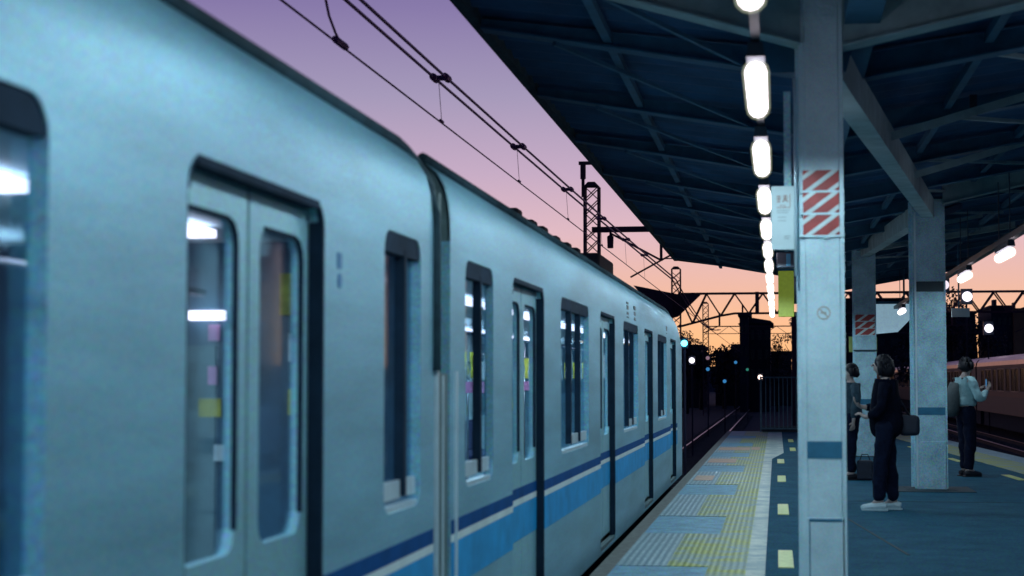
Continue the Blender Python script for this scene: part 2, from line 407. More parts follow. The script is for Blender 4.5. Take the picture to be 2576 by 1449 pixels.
wins1 = [(-3.1, -1.5), (1.72, 3.46), (6.44, 7.10)]
wins2 = [(8.12, 8.92), (11.72, 13.46), (16.5, 18.26), (21.25, 23.0)]
def prof(drop):                                     # upper cross-section of the body (x from side inward, z)
    pts = [(0, 2.03), (.002, 2.12), (.010, 2.205), (.028, 2.28), (.065, 2.345), (.14, 2.405), (.32, 2.49), (.6, 2.56), (1.0, 2.60), (1.4, 2.61)]
    pts = pts + [(2.8 - a, b) for a, b in reversed(pts[:-1])]
    return [(XS - a, b - drop * max(0, (b - 1.7) / .9)) for a, b in pts]
def roof_loft(stations):
    mb = MB(); n = len(prof(0)); vs_ = []
    for y, drop in stations: vs_ += [(a, y, b) for a, b in prof(drop)]
    fs = [(i * n + j, i * n + j + 1, (i + 1) * n + j + 1, (i + 1) * n + j) for i in range(len(stations) - 1) for j in range(n - 1)]
    mb.add(vs_, fs); return mb
for (ya, yb, drs, wns, front) in ((-6.6, 7.38, doors1, wins1, False), (7.74, 26.65, doors2, wins2, True)):
    ops = [(c - DW / 2, c + DW / 2, ZB + .02, ZT) for c in drs] + [(a, b, ZW, ZT) for a, b in wns]
    wb = MB(); opening_wall(wb, XS, ya, yb - (1.0 if front else 0), ZB, 2.03, ops, th=.045)
    if front:                                                      # cab side with its rounded top corner
        wb.box(XS - .045, XS, 25.65, 26.62, ZB, 1.9); wb.prism([(25.65, 1.9), (26.62, 1.9), (26.5, 1.97), (26.25, 2.03), (25.65, 2.03)], 'x', XS - .045, XS)
    body = T(wb, 'car_body', 'body')
    fw = MB(); opening_wall(fw, XS - 2.8 + .045, ya, yb, ZB, 2.03, [(a, b, ZW, ZT - .05) for a, b in wns + [(c - .5, c + .5) for c in drs]], th=.045)
    T(fw, 'far_side_wall', 'int_wall')
    st = [(ya, 0), (yb - 1.5, 0), (yb, 0)] if not front else [(ya, 0), (24.4, 0), (25.2, .03), (25.8, .10), (26.2, .22), (26.45, .36), (26.6, .55)]
    T(roof_loft(st), 'roof', 'body', smooth=True)
    for a, b in wns + [(c - .5, c + .5) for c in drs]: T(MB().box(XS - 2.8 + .01, XS - 2.8 + .03, a - .05, b + .05, ZW - .05, ZT), 'far_side_pane', 'far_pane')
    # floor, ceiling, ends
    T(MB().box(XS - 2.75, XS - .05, ya, yb - .05, ZB - .02, .03), 'floor', 'int_floor')
    T(MB().box(XS - 2.7, XS - .08, ya + .05, yb - .8 if front else yb - .05, 2.0, 2.05), 'ceiling', 'int_wall')
    eb = MB()
    for y in ((yb - .05,) if not front else (ya + .02,)):
        eb.prism([(XS - .004, ZB), (XS - .004, 2.03)] + prof(0)[1:-1] + [(XS - 2.79, 2.03), (XS - 2.79, ZB)], 'y', y, y + .03)
    T(eb, 'end_wall', 'bellows')
    # underframe below the platform level
    T(MB().box(XS - 2.5, XS - .15, ya + .3, yb - .3, -.9, ZB - .02), 'underframe', 'trim')
    # gutter along the shoulder
    gb = MB(); gp = [(XS - .13, y, 2.412 - dz * 1.1) for y, dz in ([(ya, 0), (yb - .12, 0)] if not front else [(ya, 0), (24.4, 0), (25.2, .02), (25.8, .07), (26.2, .15), (26.45, .25), (26.6, .38)])]
    if not front:
        r_ = .17
        gp = gp[:1] + [(XS - .13, yb - .20, 2.412), (XS - .115, yb - .09, 2.39), (XS - .07, yb - .02, 2.33), (XS - .025, yb, 2.24), (XS + .0, yb, 2.12), (XS + .004, yb, 2.0), (XS + .004, yb, 1.44)]
    gb.tube(gp, .026, 8); T(gb, 'gutter', 'gutter', smooth=True)
    # stripes (thin bands in front of the wall between door openings)
    segs = []; cur = ya + .03
    for c in drs: segs.append((cur, c - DW / 2)); cur = c + DW / 2
    segs.append((cur, (yb - 1.3) if front else yb - .02))
    for nm, z0, z1, m, px in (('navy_stripe', .702, .765, 'navy', .003), ('pale_stripe', .666, .701, 'white_s', .003), ('sky_blue_band', .46, .665, 'skyblue', .003)):
        sb = MB()
        for a, b in segs:
            if b > a: sb.box(XS - .01, XS + px, a, b, z0, z1)
        for c in drs: sb.box(XS - .06, XS - .05 + .003, c - DW / 2, c + DW / 2, z0, z1)
        T(sb, nm, m)
    # doors
    for c in drs:
        y0, y1 = c - DW / 2, c + DW / 2
        fr = MB()
        fr.box(XS - .055, XS - .002, y1 - .012, y1, .0, ZT - .06); fr.box(XS - .055, XS - .002, y0, y0 + .012, .0, ZT - .06)
        pts = []
        rr = .085
        fr2 = [(XS + .0, y0 + .0 + rr, ZT), (XS, y1 - rr, ZT)]
        fr.box(XS - .055, XS + .004, y0 + .07, y1 - .07, ZT - .022, ZT + .003)
        arc = [(XS - .01, y1 - rr + rr * math.sin(R(a)), ZT - rr + rr * math.cos(R(a))) for a in (0, 20, 45, 70, 90)]
        fr.tube([(XS - .01, y0 + .10, ZT)] + arc + [(XS - .01, y1, 0.02)], .011, 6)
        fr.tube([(XS - .01, y0 + .1 - .085 * math.sin(R(a)), ZT - .085 + .085 * math.cos(R(a))) for a in (0, 30, 60, 90)], .014, 6)
        door = T(fr, 'door', 'trim')
        ts = MB().box(XS - .078, XS - .004, y0 + .002, y1 - .002, ZB + .022, -.005).build('threshold', 'hood'); ts.parent = door
        for s in (0, 1):
            a, b = (y0, c - .012) if s == 0 else (c + .012, y1)
            lf = MB(); wa, wb_ = (a + .10, b - .10)
            opening_wall(lf, XS - .05, a, b, -.03, ZT, [(wa, wb_, .915, 1.85)], th=.03, r=.07)
            l = lf.build('door_leaf', 'door'); l.parent = door
            gs = MB(); gs.box(XS - .072, XS - .068, wa - .02, wb_ + .02, .9, 1.87)
            gsk = gs.build('window_pane', 'glass'); gsk.parent = door
            rb = MB()
            q = [(XS - .05, wb_ - .07 + .07 * math.sin(R(k)), 1.85 - .07 + .07 * math.cos(R(k))) for k in (0, 30, 60, 90)]
            rb.tube([(XS - .05, wa + .04, 1.85)] + q + [(XS - .05, wb_, .98)], .009, 5)
            rbo = rb.build('window_seal', 'trim'); rbo.parent = door
        ms = MB().box(XS - .075, XS - .055, c - .012, c + .012, .0, ZT - .02).build('door_seal', 'bellows'); ms.parent = door
    # windows
    for (a, b) in wns:
        fr = MB()
        fr.box(XS - .045, XS - .006, a + .005, b - .005, ZT - .082, ZT - .002)     # dark head
        mids = [(a + b) / 2 + .06] if b - a < 1 else [a + (b - a) * .36, a + (b - a) * .68]
        for m_ in mids[:]: fr.box(XS - .045, XS - .004, m_ - .022, m_ + .022, ZW + .05, ZT - .06)
        wo = T(fr, 'window', 'trim')
        si = MB(); si.box(XS - .044, XS - .006, a + .06, b - .04, ZW, ZW + .022)
        for (u, v) in zip([a + .03] + [m_ + .03 for m_ in mids], [m_ - .03 for m_ in mids] + [b - .02]):
            if u > a + .3 or b - a < 1: si.box(XS - .034, XS - .018, u, v, ZW + .045, ZW + .115)
        s_ = si.build('window_sill', 'sill'); s_.parent = wo
        gs = MB().box(XS - .042, XS - .038, a, b, ZW, ZT - .05).build('window_pane', 'glass_tint'); gs.parent = wo
    # interior: benches, grab poles, straps, tubes, adverts
    allc = sorted(drs)
    tube = MB(); y = ya + .8
    while y < yb - 1.9:
        tube.box(XS - .82, XS - .70, y, y + 1.15, 1.955, 1.985); tube.box(XS - 2.1, XS - 1.98, y, y + 1.15, 1.955, 1.985); y += 1.6
    T(tube, 'ceiling_tubes', 'int_tube')
    bn = MB()
    for a, b in wns:
        for x0, x1, xb in ((XS - .55, XS - .10, XS - .12), (XS - 2.7, XS - 2.25, XS - 2.68)):
            bn.box(x0, x1, a - .15, b + .15, .30, .46); bn.box(xb - .03, xb + .03, a - .15, b + .15, .46, .86)
    T(bn, 'bench_seats', 'seat', bevel=.02)
    pl = MB(); st_ = MB()
    for c in drs:
        for s in (-1, 1):
            for x in (XS - .55, XS - 2.25): pl.tube([(x, c + s * .68, .03), (x, c + s * .68, 2.0)], .016, 6)
    for x in (XS - .62, XS - 2.18):
        pl.tube([(x, ya + .5, 1.72), (x, yb - 1.2, 1.72)], .014, 6)
        y = ya + .9
        while y < yb - 2:
            if min(abs(y - c) for c in drs) > .25:
                st_.bar((x, y, 1.72), (x, y, 1.53), .022, .008)
                ring = [(x, y + .065 * math.sin(R(k)), 1.465 + .065 * math.cos(R(k))) for k in range(0, 361, 40)]
                st_.tube(ring, .010, 5)
            y += .42
    T(pl, 'grab_poles', 'chrome', smooth=True); T(st_, 'hanging_straps', 'poster_w')
    for k, (m, off, z0, z1, x, nm) in enumerate((('poster_y', .48, 1.42, 1.66, XS - 1.3, 'poster'), ('poster_w', .05, 1.40, 1.62, XS - 1.7, 'poster'), ('poster_p', -.42, 1.25, 1.38, XS - 1.9, 'poster'), ('poster_y', .3, .95, 1.12, XS - 2.3, 'poster'), ('poster_y', -.25, 1.0, 1.14, XS - 2.2, 'poster'))):
        ad_ = MB()
        for c in drs: ad_.box(x - .36, x, c + off + .28, c + off + .29, z0, z1)
        T(ad_, nm, m)
    if not front:                                   # inner end wall with its gangway door, notices and lit display
        ye = yb - .08
        T(MB().box(XS - 2.74, XS - .06, ye, ye + .02, .03, 2.0), 'inner_end_wall', 'far_pane')
        T(MB().box(XS - 1.75, XS - .95, ye - .012, ye - .002, .05, 1.55), 'gangway_door', 'hood')
        T(MB().box(XS - 1.62, XS - 1.08, ye - .02, ye - .013, .75, 1.45), 'gangway_door_pane', 'seat')
        T(MB().box(XS - 1.06, XS - .84, ye - .05, ye - .003, 1.66, 1.70), 'lit_display', 'int_tube')
        for nm, m_, xa_, xb_, z0, z1 in (('poster', 'poster_y', -.66, -.60, 1.68, 1.86), ('poster', 'poster_w', -.62, -.50, 1.48, 1.60), ('poster', 'poster_y', -.62, -.50, 1.25, 1.36),
                ('poster', 'poster_p', -.98, -.93, 1.57, 1.64), ('poster', 'poster_p', -.98, -.94, 1.38, 1.46), ('poster', 'poster_y', -1.02, -.92, 1.24, 1.32), ('poster', 'poster_w', -.95, -.80, 1.05, 1.12)):
            T(MB().box(XS + xa_, XS + xb_, ye - .024, ye - .014, z0, z1), nm, m_)
    lt = bpy.data.lights.new('interior_light', 'AREA'); lt.shape = 'RECTANGLE'; lt.size = .25; lt.size_y = (yb - ya) * .85; lt.energy = 170 * (yb - ya) / 14; lt.color = (.75, .9, 1)
    lo = bpy.data.objects.new('interior_light', lt); COL.objects.link(lo); lo.location = (XS - 1.4, (ya + yb) / 2, 1.94); lo.parent = train; lo.matrix_parent_inverse = Matrix.Translation(-Vector(train.location))
# front of the cab
fm = MB()
sec = [(0, 26.6), (.05, 26.72), (.25, 26.85), (.8, 26.95), (1.4, 27.0)]
ff = [(XS - a, y) for a, y in sec] + [(XS - 2.8 + a, y) for a, y in reversed(sec[:-1])]
for i in range(len(ff) - 1):
    (xa_, y1_), (xb_, y2_) = ff[i], ff[i + 1]
    fm.add([(xa_, y1_, ZB), (xb_, y2_, ZB), (xb_, y2_ - .35, 2.1), (xa_, y1_ - .1, 1.93), (xa_, y1_ - .02, 1.2), (xb_, y2_, 1.2)], [(0, 1, 5, 4), (4, 5, 2, 3)])
T(fm, 'cab_front', 'body')
# gangway between the cars and the fall guards below
bl = MB()
for k in range(6): bl.box(XS - 2.6, XS - .03 - (.015 if k % 2 else 0), 7.385 + k * .058, 7.443 + k * .058, ZB + .01, 2.24)
T(bl, 'gangway', 'bellows')
hd = MB(); hd.box(XS - .04, XS - .008, 7.40, 7.86, -.02, 1.43); T(hd, 'fall_guard', 'hood')
hs = MB()
for (a, b) in ((7.40, 7.425), (7.84, 7.875)): hs.box(XS - .03, XS + .012, a, b, -.02, 1.44)
for (a, b) in ((7.60, 7.615),): hs.box(XS - .03, XS - .002, a, b, .0, 1.42)
T(hs, 'fall_guard_edges', 'sill')
# air conditioner and pantograph gear on the roof
ac = MB(); ac.prism([(13.0, 2.55), (13.25, 2.72), (18.4, 2.74), (18.6, 2.55)], 'x', -3.7, -2.02)
for y in (13.7, 14.6, 15.3, 16.2, 17.1, 17.9): ac.box(-2.5, -2.06, y, y + .25, 2.72, 2.78 + .01 * (y % 2))
ac.box(-2.4, -2.2, 13.7, 13.9, 2.7, 2.85)
T(ac, 'air_conditioner', 'unit', bevel=.02)
T(MB().box(-3.3, -2.05, 20.0, 21.7, 2.5, 2.90).box(-3.0, -2.3, 21.7, 23.2, 2.5, 2.72), 'pantograph_box', 'unit', bevel=.03)
# small markings
mk = MB()
for y, zs in ((16.9, ((2.155, 2.175), (2.10, 2.14), (2.05, 2.075))), (17.75, ((2.13, 2.17), (2.07, 2.11), (2.02, 2.05))), (22.9, ((2.06, 2.12),))):
    for k, (a, b) in enumerate(zs): mk.box(XS - .004, XS + .004, y + .06 * (k % 2), y + .16 + .05 * (k % 2), min(a, 2.02), min(b, 2.028)); mk.box(XS - .006, XS + .002, y, y + .2, a, b) if b < 2.2 else None
T(mk, 'small_markings', 'mark_d')
dc = MB(); dc.box(XS - .003, XS + .003, 5.745, 5.80, 1.775, 1.83)
cc = [(5.775 + .026 * math.cos(R(k)), 1.735 + .026 * math.sin(R(k))) for k in range(0, 360, 30)]
dc.prism(cc, 'x', XS - .003, XS + .003)
T(dc, 'blue_stickers', 'blue_dec')

train.scale.y = 1.012; train.location.y = 7.5 * 1.012 - .226
# ------------------------------------------------------------------ canopy
canopy = thing('station_canopy', 'long dark platform canopy with shallow wings seen from below above the platform', 'canopy', (.5, 20, 3.6))
def Cn(mb, name, m, **k): return mb.build(name, m, canopy, **k)
LE, LZ, VX, VZ, REx, REz = -2.2, 4.10, .5, 3.74, 4.6, 4.33
def zl(x): return LZ + (VZ - LZ) * (x - LE) / (VX - LE)
def zr(x): return VZ + (REz - VZ) * (x - VX) / (REx - VX)
LEND, REND = 38.0, 46.5
# corrugated sheets: ribs run across
def sheet(x0, z0, x1, z1, ya, yb, mb):
    y = ya; vs_ = []; k = 0
    step = .16
    while y <= yb + 1e-6:
        dz = (0, 0, .045, .045)[k % 4]
        vs_ += [(x0, y, z0 + dz), (x1, y, z1 + dz)]; y += step if k % 2 else .04; k += 1
    n = len(vs_) // 2
    mb.add(vs_, [(2 * i, 2 * i + 1, 2 * i + 3, 2 * i + 2) for i in range(n - 1)])
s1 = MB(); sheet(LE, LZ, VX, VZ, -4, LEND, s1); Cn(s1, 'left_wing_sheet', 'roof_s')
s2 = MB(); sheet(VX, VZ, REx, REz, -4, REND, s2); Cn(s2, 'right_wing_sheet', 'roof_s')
Cn(MB().prism([(LE - .03, LZ - .06), (LE + .05, LZ - .06), (LE + .05, LZ + .12), (LE - .03, LZ + .12)], 'y', -4, LEND + .02), 'left_fascia', 'gutter')
Cn(MB().prism([(REx - .05, REz - .05), (REx + .04, REz - .05), (REx + .04, REz + .14), (REx - .05, REz + .14)], 'y', -4, REND + .02), 'right_fascia', 'gutter')
Cn(MB().prism([(LE, LZ - .05), (VX, VZ - .05), (VX, VZ + .1), (LE, LZ + .1)], 'y', LEND, LEND + .05).prism([(VX, VZ - .05), (REx, REz - .05), (REx, REz + .1), (VX, VZ + .1)], 'y', REND, REND + .05), 'end_fascia', 'gutter')
y = 6.4
while y < REND:
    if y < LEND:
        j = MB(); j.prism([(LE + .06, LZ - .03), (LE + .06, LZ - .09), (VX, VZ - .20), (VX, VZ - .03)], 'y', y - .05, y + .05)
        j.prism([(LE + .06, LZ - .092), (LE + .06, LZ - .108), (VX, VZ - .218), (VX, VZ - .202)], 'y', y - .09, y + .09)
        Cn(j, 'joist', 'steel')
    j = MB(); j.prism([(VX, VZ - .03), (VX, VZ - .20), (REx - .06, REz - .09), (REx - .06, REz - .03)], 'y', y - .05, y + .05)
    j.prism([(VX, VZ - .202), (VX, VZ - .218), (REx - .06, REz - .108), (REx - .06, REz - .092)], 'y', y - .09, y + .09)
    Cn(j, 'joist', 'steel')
    y += 3.0
for x, ye in ((-1.2, LEND), (1.5, REND), (2.5, REND), (3.5, REND)):
    z = (zl(x) if x < VX else zr(x)) - .035
    Cn(MB().box(x - .03, x + .03, 4, ye, z - .07, z), 'purlin', 'steel')
Cn(MB().box(VX - .10, VX + .10, 4, REND, VZ - .30, VZ - .05), 'valley_gutter', 'steel')
y = 9.4
while y < 36:
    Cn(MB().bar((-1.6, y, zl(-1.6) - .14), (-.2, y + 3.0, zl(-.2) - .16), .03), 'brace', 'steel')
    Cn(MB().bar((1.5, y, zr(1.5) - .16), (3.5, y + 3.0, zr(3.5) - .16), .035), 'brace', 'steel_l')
    y += 3.0
for y in (14.5, 18, 27.5, 31.5):
    gx_, gz_ = (.29 + (y - 10.05) * .1328, 3.30 + (y - 10.05) * .0243) if y < 22.4 else (1.93 - (y - 22.4) * .0323, 3.60 + (y - 22.4) * .0187)
    Cn(MB().bar((gx_, y, gz_), (gx_ + 1.5, y + .6, zr(gx_ + 1.5) - .10), .05, .07), 'brace', 'steel_l')
# longitudinal girder over the pillars
pts = [(.29, 10.05, 3.30), (1.93, 22.4, 3.60), (1.62, 32.0, 3.78)]
for a, b in zip(pts, pts[1:]): Cn(MB().bar(a, b, .16, .24), 'girder', 'steel_l')
# tapered cantilever brackets
def bracket(px, py, pz, x1, z1, dep=.30, m='steel_l'):
    b = MB(); b.prism([(px, pz), (x1, z1), (x1, z1 + .13), (px, pz + dep)], 'y', py - .05, py + .05)
    b.prism([(px, pz - .014), (x1, z1 - .014), (x1, z1 - .001), (px, pz - .001)], 'y', py - .10, py + .10)
    Cn(b, 'bracket', m)
bracket(.39, 9.95, 3.32, 4.2, 4.13)
bracket(2.12, 22.4, 3.66, 4.5, 4.2, .26)
bracket(1.8, 32.0, 3.78, 4.3, 4.18, .2)
bracket(.15, 9.95, 3.34, -1.9, 3.95)
Cn(MB().bar((1.98, 22.42, 3.50), (2.62, 25.2, 3.9), .09), 'brace', 'steel')
gs_ = MB(); gs_.prism([(-.02, 3.22), (.42, 3.22), (.55, 3.7), (-.2, 3.75)], 'y', 10.18, 10.24); Cn(gs_, 'gusset', 'steel')


# ------------------------------------------------------------------ pillars
def warning_panel(mb_r, mb_w, x0, x1, yf, z0, z1):
    """red panel with slanting white bars, clipped to the panel"""
    mb_r.box(x0, x1, yf - .006, yf, z0, z1)
    w_, h = x1 - x0, z1 - z0
    def clip(poly, f):
        o = []
        for i in range(len(poly)):
            a, b = poly[i], poly[(i + 1) % len(poly)]; fa, fb = f(a), f(b)
            if fa >= 0: o.append(a)
            if fa * fb < 0: t = fa / (fa - fb); o.append((a[0] + (b[0] - a[0]) * t, a[1] + (b[1] - a[1]) * t))
        return o
    k = -1.2
    while k < 1.6:
        s = x0 + k * w_; t = w_ * .19; sh = h * 1.35
        q = [(s, z0), (s + t, z0), (s + t + sh, z1), (s + sh, z1)]
        q = clip(clip(q, lambda p_: p_[0] - x0), lambda p_: x1 - p_[0])
        if len(q) > 2: mb_w.prism(q, 'y', yf - .010, yf - .0065)
        k += .62
def pillar(label, x0, x1, yf, ztop, dark=False, panel=True, extra=None):
    t = thing('platform_pillar', label, 'pillar', ((x0 + x1) / 2, yf + .12, 0), 'pillars along the platform')
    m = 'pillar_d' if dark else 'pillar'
    dp = (x1 - x0) * 1.05
    s = MB(); s.box(x0 + .02, x1 - .012, yf, yf + dp, .02, ztop); s.build('shaft', m, t, bevel=.006)
    f = MB(); f.box(x0 - .012, x0 + .019, yf + .01, yf + .05, .02, ztop); f.box(x1 - .011, x1 + .012, yf - .008, yf + .03, .02, ztop); f.box(x0 - .03, x0 + .019, yf + dp - .03, yf + dp, .02, ztop)
    f.build('flange', m, t)
    b = MB(); b.box(x0 + .018, x1 - .01, yf - .004, yf + dp + .004, .955, 1.052); b.build('band', 'band', t)
    bp = MB(); bp.box(x0 - .12, x1 + .12, yf - .12, yf + dp + .12, 0, .012); bp.build('base_plate', 'asphalt_d', t)
    kp = MB(); kp.box(x0 + .012, x1 + .002, yf - .008, yf + dp + .008, .012, .62); kp.build('lower_casing', m, t, bevel=.006)
    if panel:
        mr_, mw = MB(), MB(); z = 2.60
        for k in range(3):
            warning_panel(mr_, mw, x0 + .006, x1 - .014, yf - .004, z - .118, z); z -= .128
        mr_.build('warning_panel', 'red', t); mw.build('warning_bars', 'wwhite', t)
        st2 = MB(); z = 2.60 - .123
        for k in range(3): st2.box(x0 - .016, x1 + .014, yf - .016, yf - .009, z - .006, z + .006); z -= .128
        st2.box(x0 + .12, x0 + .15, yf - .02, yf - .008, 2.203, 2.215)
        st2.build('strap', 'pillar', t)
    return t
P1 = pillar('nearest pale blue pillar with clean red and white warning panels and a round prohibition mark', .150, .375, 9.9, 3.75)
ring = MB()
cx, cz, rr = .268, 1.4 + 166 * 9.9 / 4300, .038
def annulus(mb, cx, cz, r0, r1, y0, y1, n=28):
    for i in range(n):
        a, b = 2 * math.pi * i / n, 2 * math.pi * (i + 1) / n
        mb.prism([(cx + r0 * math.cos(a), cz + r0 * math.sin(a)), (cx + r1 * math.cos(a), cz + r1 * math.sin(a)), (cx + r1 * math.cos(b), cz + r1 * math.sin(b)), (cx + r0 * math.cos(b), cz + r0 * math.sin(b))], 'y', y0, y1)
annulus(ring, cx, cz, .032, .038, 9.896, 9.899)
ring.bar((cx - .024, 9.8965, cz + .024), (cx + .024, 9.8965, cz - .024), .003, .006)
ring.box(cx - .018, cx + .014, 9.895, 9.8985, cz - .003, cz + .004)
ring.build('prohibition_mark', 'ring', P1)
rc = MB(); rc.box(.175, .36, 9.888, 9.8915, .60, .615); rc.box(.175, .181, 9.888, 9.8915, .05, .60); rc.build('casing_joint', 'band', P1)
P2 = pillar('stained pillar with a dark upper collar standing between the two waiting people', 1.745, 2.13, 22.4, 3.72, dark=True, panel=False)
MB().box(1.76, 2.122, 22.393, 22.81, 2.53, 2.66).build('dark_collar', 'band_d', P2)
MB().box(1.752, 1.775, 22.385, 22.392, .05, 3.55).build('cable_cover', 'sill', P2)
MB().box(1.45, 2.45, 22.0, 23.1, .0, .008).build('foot_shadow_mat', 'asphalt_d', P2)  # dark mat and shadow at the pillar foot, both put into the colour
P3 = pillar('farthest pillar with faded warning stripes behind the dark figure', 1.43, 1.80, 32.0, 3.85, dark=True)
MB().box(1.40, 1.82, 31.97, 31.992, 1.93, 1.955).build('metal_strap', 'band_d', P3)

# ------------------------------------------------------------------ lamps
LC = (.67, .89, .99)
def lamp(label, x, y, z, power, length=1.2, wd=.115, group='fluorescent lamps in a row over the platform', on=True, hang=.9):
    t = thing('fluorescent_lamp', label, 'lamp', (x, y, z), group)
    h = MB(); h.prism([(x - wd * .38, z + .032), (x + wd * .38, z + .032), (x + wd * .3, z + .10), (x - wd * .3, z + .10)], 'y', y - length / 2, y + length / 2)
    h.build('housing', 'housing', t)
    b = MB(); q_ = wd / 2; hl_ = length / 2
    b.tube([(x, y + sg_ * (hl_ - q_ + q_ * math.sin(R(a_))), z - .035) for sg_, a_ in ((-1, 88), (-1, 60), (-1, 30), (-1, 0), (1, 0), (1, 30), (1, 60), (1, 88))],
           [q_ * math.cos(R(a_)) * .9 for a_ in (88, 60, 30, 0, 0, 30, 60, 88)], 12); b.build('tube', 'tube', t, smooth=True)
    for g_, nm_ in ((.014, 'halo_shell'),):  # glowing shell standing in for the halo around the tube
        b = MB(); q2 = q_ + g_; h2 = hl_ + g_
        b.tube([(x, y + sg_ * (h2 - q2 + q2 * math.sin(R(a_))), z - .035) for sg_, a_ in ((-1, 88), (-1, 60), (-1, 30), (-1, 0), (1, 0), (1, 30), (1, 60), (1, 88))],
               [q2 * math.cos(R(a_)) * .92 for a_ in (88, 60, 30, 0, 0, 30, 60, 88)], 12); b.build('halo_shell', nm_, t, smooth=True)
    for s in (-.5, .5): MB().tube([(x, y + s, z + .10), (x, y + s, z + hang)], .008, 5).build('hanger', 'housing', t)
    if power:
        l = bpy.data.lights.new('lamp_light', 'SPOT'); l.energy = power; l.color = LC; l.shadow_soft_size = 0.0; l.spot_size = R(172); l.spot_blend = .25
        for nme in ():
            pass
        o = bpy.data.objects.new('lamp_light', l); COL.objects.link(o); o.location = (x, y, z - .11)
        o.parent = t; o.matrix_parent_inverse = Matrix.Translation(-Vector(t.location))
    return t
words = ['first', 'second', 'third', 'fourth', 'fifth', 'sixth', 'seventh', 'eighth', 'ninth', 'tenth', 'eleventh', 'twelfth', 'thirteenth']
LX, LZZ = -.087, 2.9
for n in range(-3, 13):
    y = 6.0 + 2.71 * n
    ext = {-3: 'tube lamp of the platform row behind the camera', -2: 'tube lamp of the platform row straight above the camera', -1: 'tube lamp of the platform row just above the frame'}
    lab = (words[n] + ' glowing tube lamp from the camera in the row left of the near pillar') if n >= 0 else ext[n]
    lamp(lab, LX, y, LZZ, 62)
tk = thing('lighting_trunking', 'thin steel trunking carrying the lamp row left of the near pillar', 'trunking', (LX, 20, 3.0))
MB().box(LX - .022, LX + .022, -2, 40, 3.012, 3.045).build('channel', 'housing', tk)
for k, y in enumerate((12.4, 16.7, 21.0, 25.4, 29.7, 34.0, 38.0)):
    lamp(['tube lamp high in the right wing, nearest of its row', 'tube lamp hanging in the right wing, second of its row', 'large glowing lamp in the right wing just inside the frame edge',
          'oval glowing lamp right of the stained pillar', 'small lamp touching the right side of the stained pillar', 'distant right wing lamp hidden behind the stained pillar', 'farthest lamp of the right wing row'][k],
         2.70 + .0 * k, y, 2.92, 34, group='fluorescent lamps under the right wing')
for y, lb in ((7.9, 'tube lamp of the right wing just outside the frame'), (3.6, 'tube lamp of the right wing nearest the camera')):
    lamp(lb, 2.7, y, 2.92, 34, group='fluorescent lamps under the right wing')
tk = thing('lighting_trunking', 'thin steel trunking carrying the lamps under the right wing', 'trunking', (2.7, 20, 3.0))
MB().box(2.66, 2.74, 2, 40, 3.022, 3.09).build('channel', 'housing', tk)

# ------------------------------------------------------------------ signs and fittings by the near pillar
sg = thing('hanging_sign', 'pale notice board with brown red writing fixed left of the near pillar', 'sign', (.05, 9.97, 2.3))
MB().box(-.025, .108, 9.96, 9.985, 2.15, 2.52).build('board', 'sign_w', sg, bevel=.004)
bd = MB()
def strokes(mb, lst, x0, z0, s, yf, t=.0045):
    for (a, b, c, d_) in lst: mb.bar((x0 + a * s, yf, z0 + b * s), (x0 + c * s, yf, z0 + d_ * s), .003, t)
# a boxed two-character heading, too blurred in the photo to read
strokes(bd, [(0, 1, .7, 1), (.35, 1.2, .35, .1), (0, .55, .7, .55), (.05, .1, .65, .1), (.1, .8, .1, .55), (.6, .8, .6, .55)], .008, 2.425, .034, 9.956)
strokes(bd, [(.1, 1.1, .8, 1.1), (.45, 1.2, .4, .5), (.1, .75, .85, .75), (.4, .6, .0, .05), (.5, .6, .9, .05), (.2, .35, .75, .35)], .042, 2.425, .034, 9.956)
strokes(bd, [(0, 0, 1.9, 0), (1.9, 0, 1.9, 1.9), (1.1, 0, 1.1, .4), (.4, .3, .9, .3)], .008, 2.395, .04, 9.956, .003)
bd.build('heading', 'sign_r', sg)
ln = MB()
for z, a, b in ((2.375, .01, .08), (2.362, .01, .07), (2.335, .015, .06), (2.315, .015, .055), (2.225, .05, .082), (2.212, .05, .078)):
    x = a
    while x < b: ln.box(x, x + .006, 9.955, 9.96, z, z + .007); x += .0095
ln.build('text_lines', 'sign_g', sg)
MB().tube([(.115, 9.975, 2.0), (.115, 9.975, 3.15)], .009, 8).build('mounting_pipe', 'sill', sg, smooth=True)
hp = MB(); hp.box(.052, .092, 9.965, 9.98, 2.52, 3.07); hp.build('hanger_strip', 'pillar_d', sg)
bx = thing('hanging_monitor', 'dark boxy monitor hanging under the pale notice board', 'monitor', (.12, 20.3, 2.8))
MB().box(.01, .225, 20.0, 20.2, 2.70, 2.88).build('case', 'dark', bx, bevel=.01)
MB().box(.12, .17, 19.99, 19.998, 2.72, 2.86).build('screen', 'band', bx)
MB().tube([(.12, 20.1, 2.88), (.12, 20.1, 3.7)], .015, 6).build('drop_rod', 'steel', bx)
yg = thing('vertical_sign', 'yellow green vertical panel hanging left of the near pillar', 'sign', (.14, 25, 2.7))
MB().box(.035, .27, 26.3, 26.36, 2.36, 3.06).build('panel', 'yg', yg, bevel=.01)
MB().box(.025, .28, 26.3, 26.37, 3.061, 3.09).build('top_rail', 'steel', yg)
MB().tube([(.14, 26.33, 3.09), (.14, 26.33, 3.7)], .015, 6).build('drop_rod', 'steel', yg)
ps = thing('platform_sign', 'wide pale hanging board behind the farthest pillar', 'sign', (2.9, 40.2, 2.8))
MB().prism([(1.86, 3.14), (3.1, 3.14), (3.1, 2.86), (2.75, 2.50), (1.86, 2.42)], 'y', 40.0, 40.1).build('board', 'sign_glow', ps)
MB().box(1.84, 3.12, 39.99, 40.11, 3.141, 3.2).build('top_rail', 'steel', ps)
for x in (2.2, 2.9): MB().tube([(x, 40.05, 3.2), (x, 40.05, 3.95)], .02, 6).build('drop_rod', 'steel', ps)
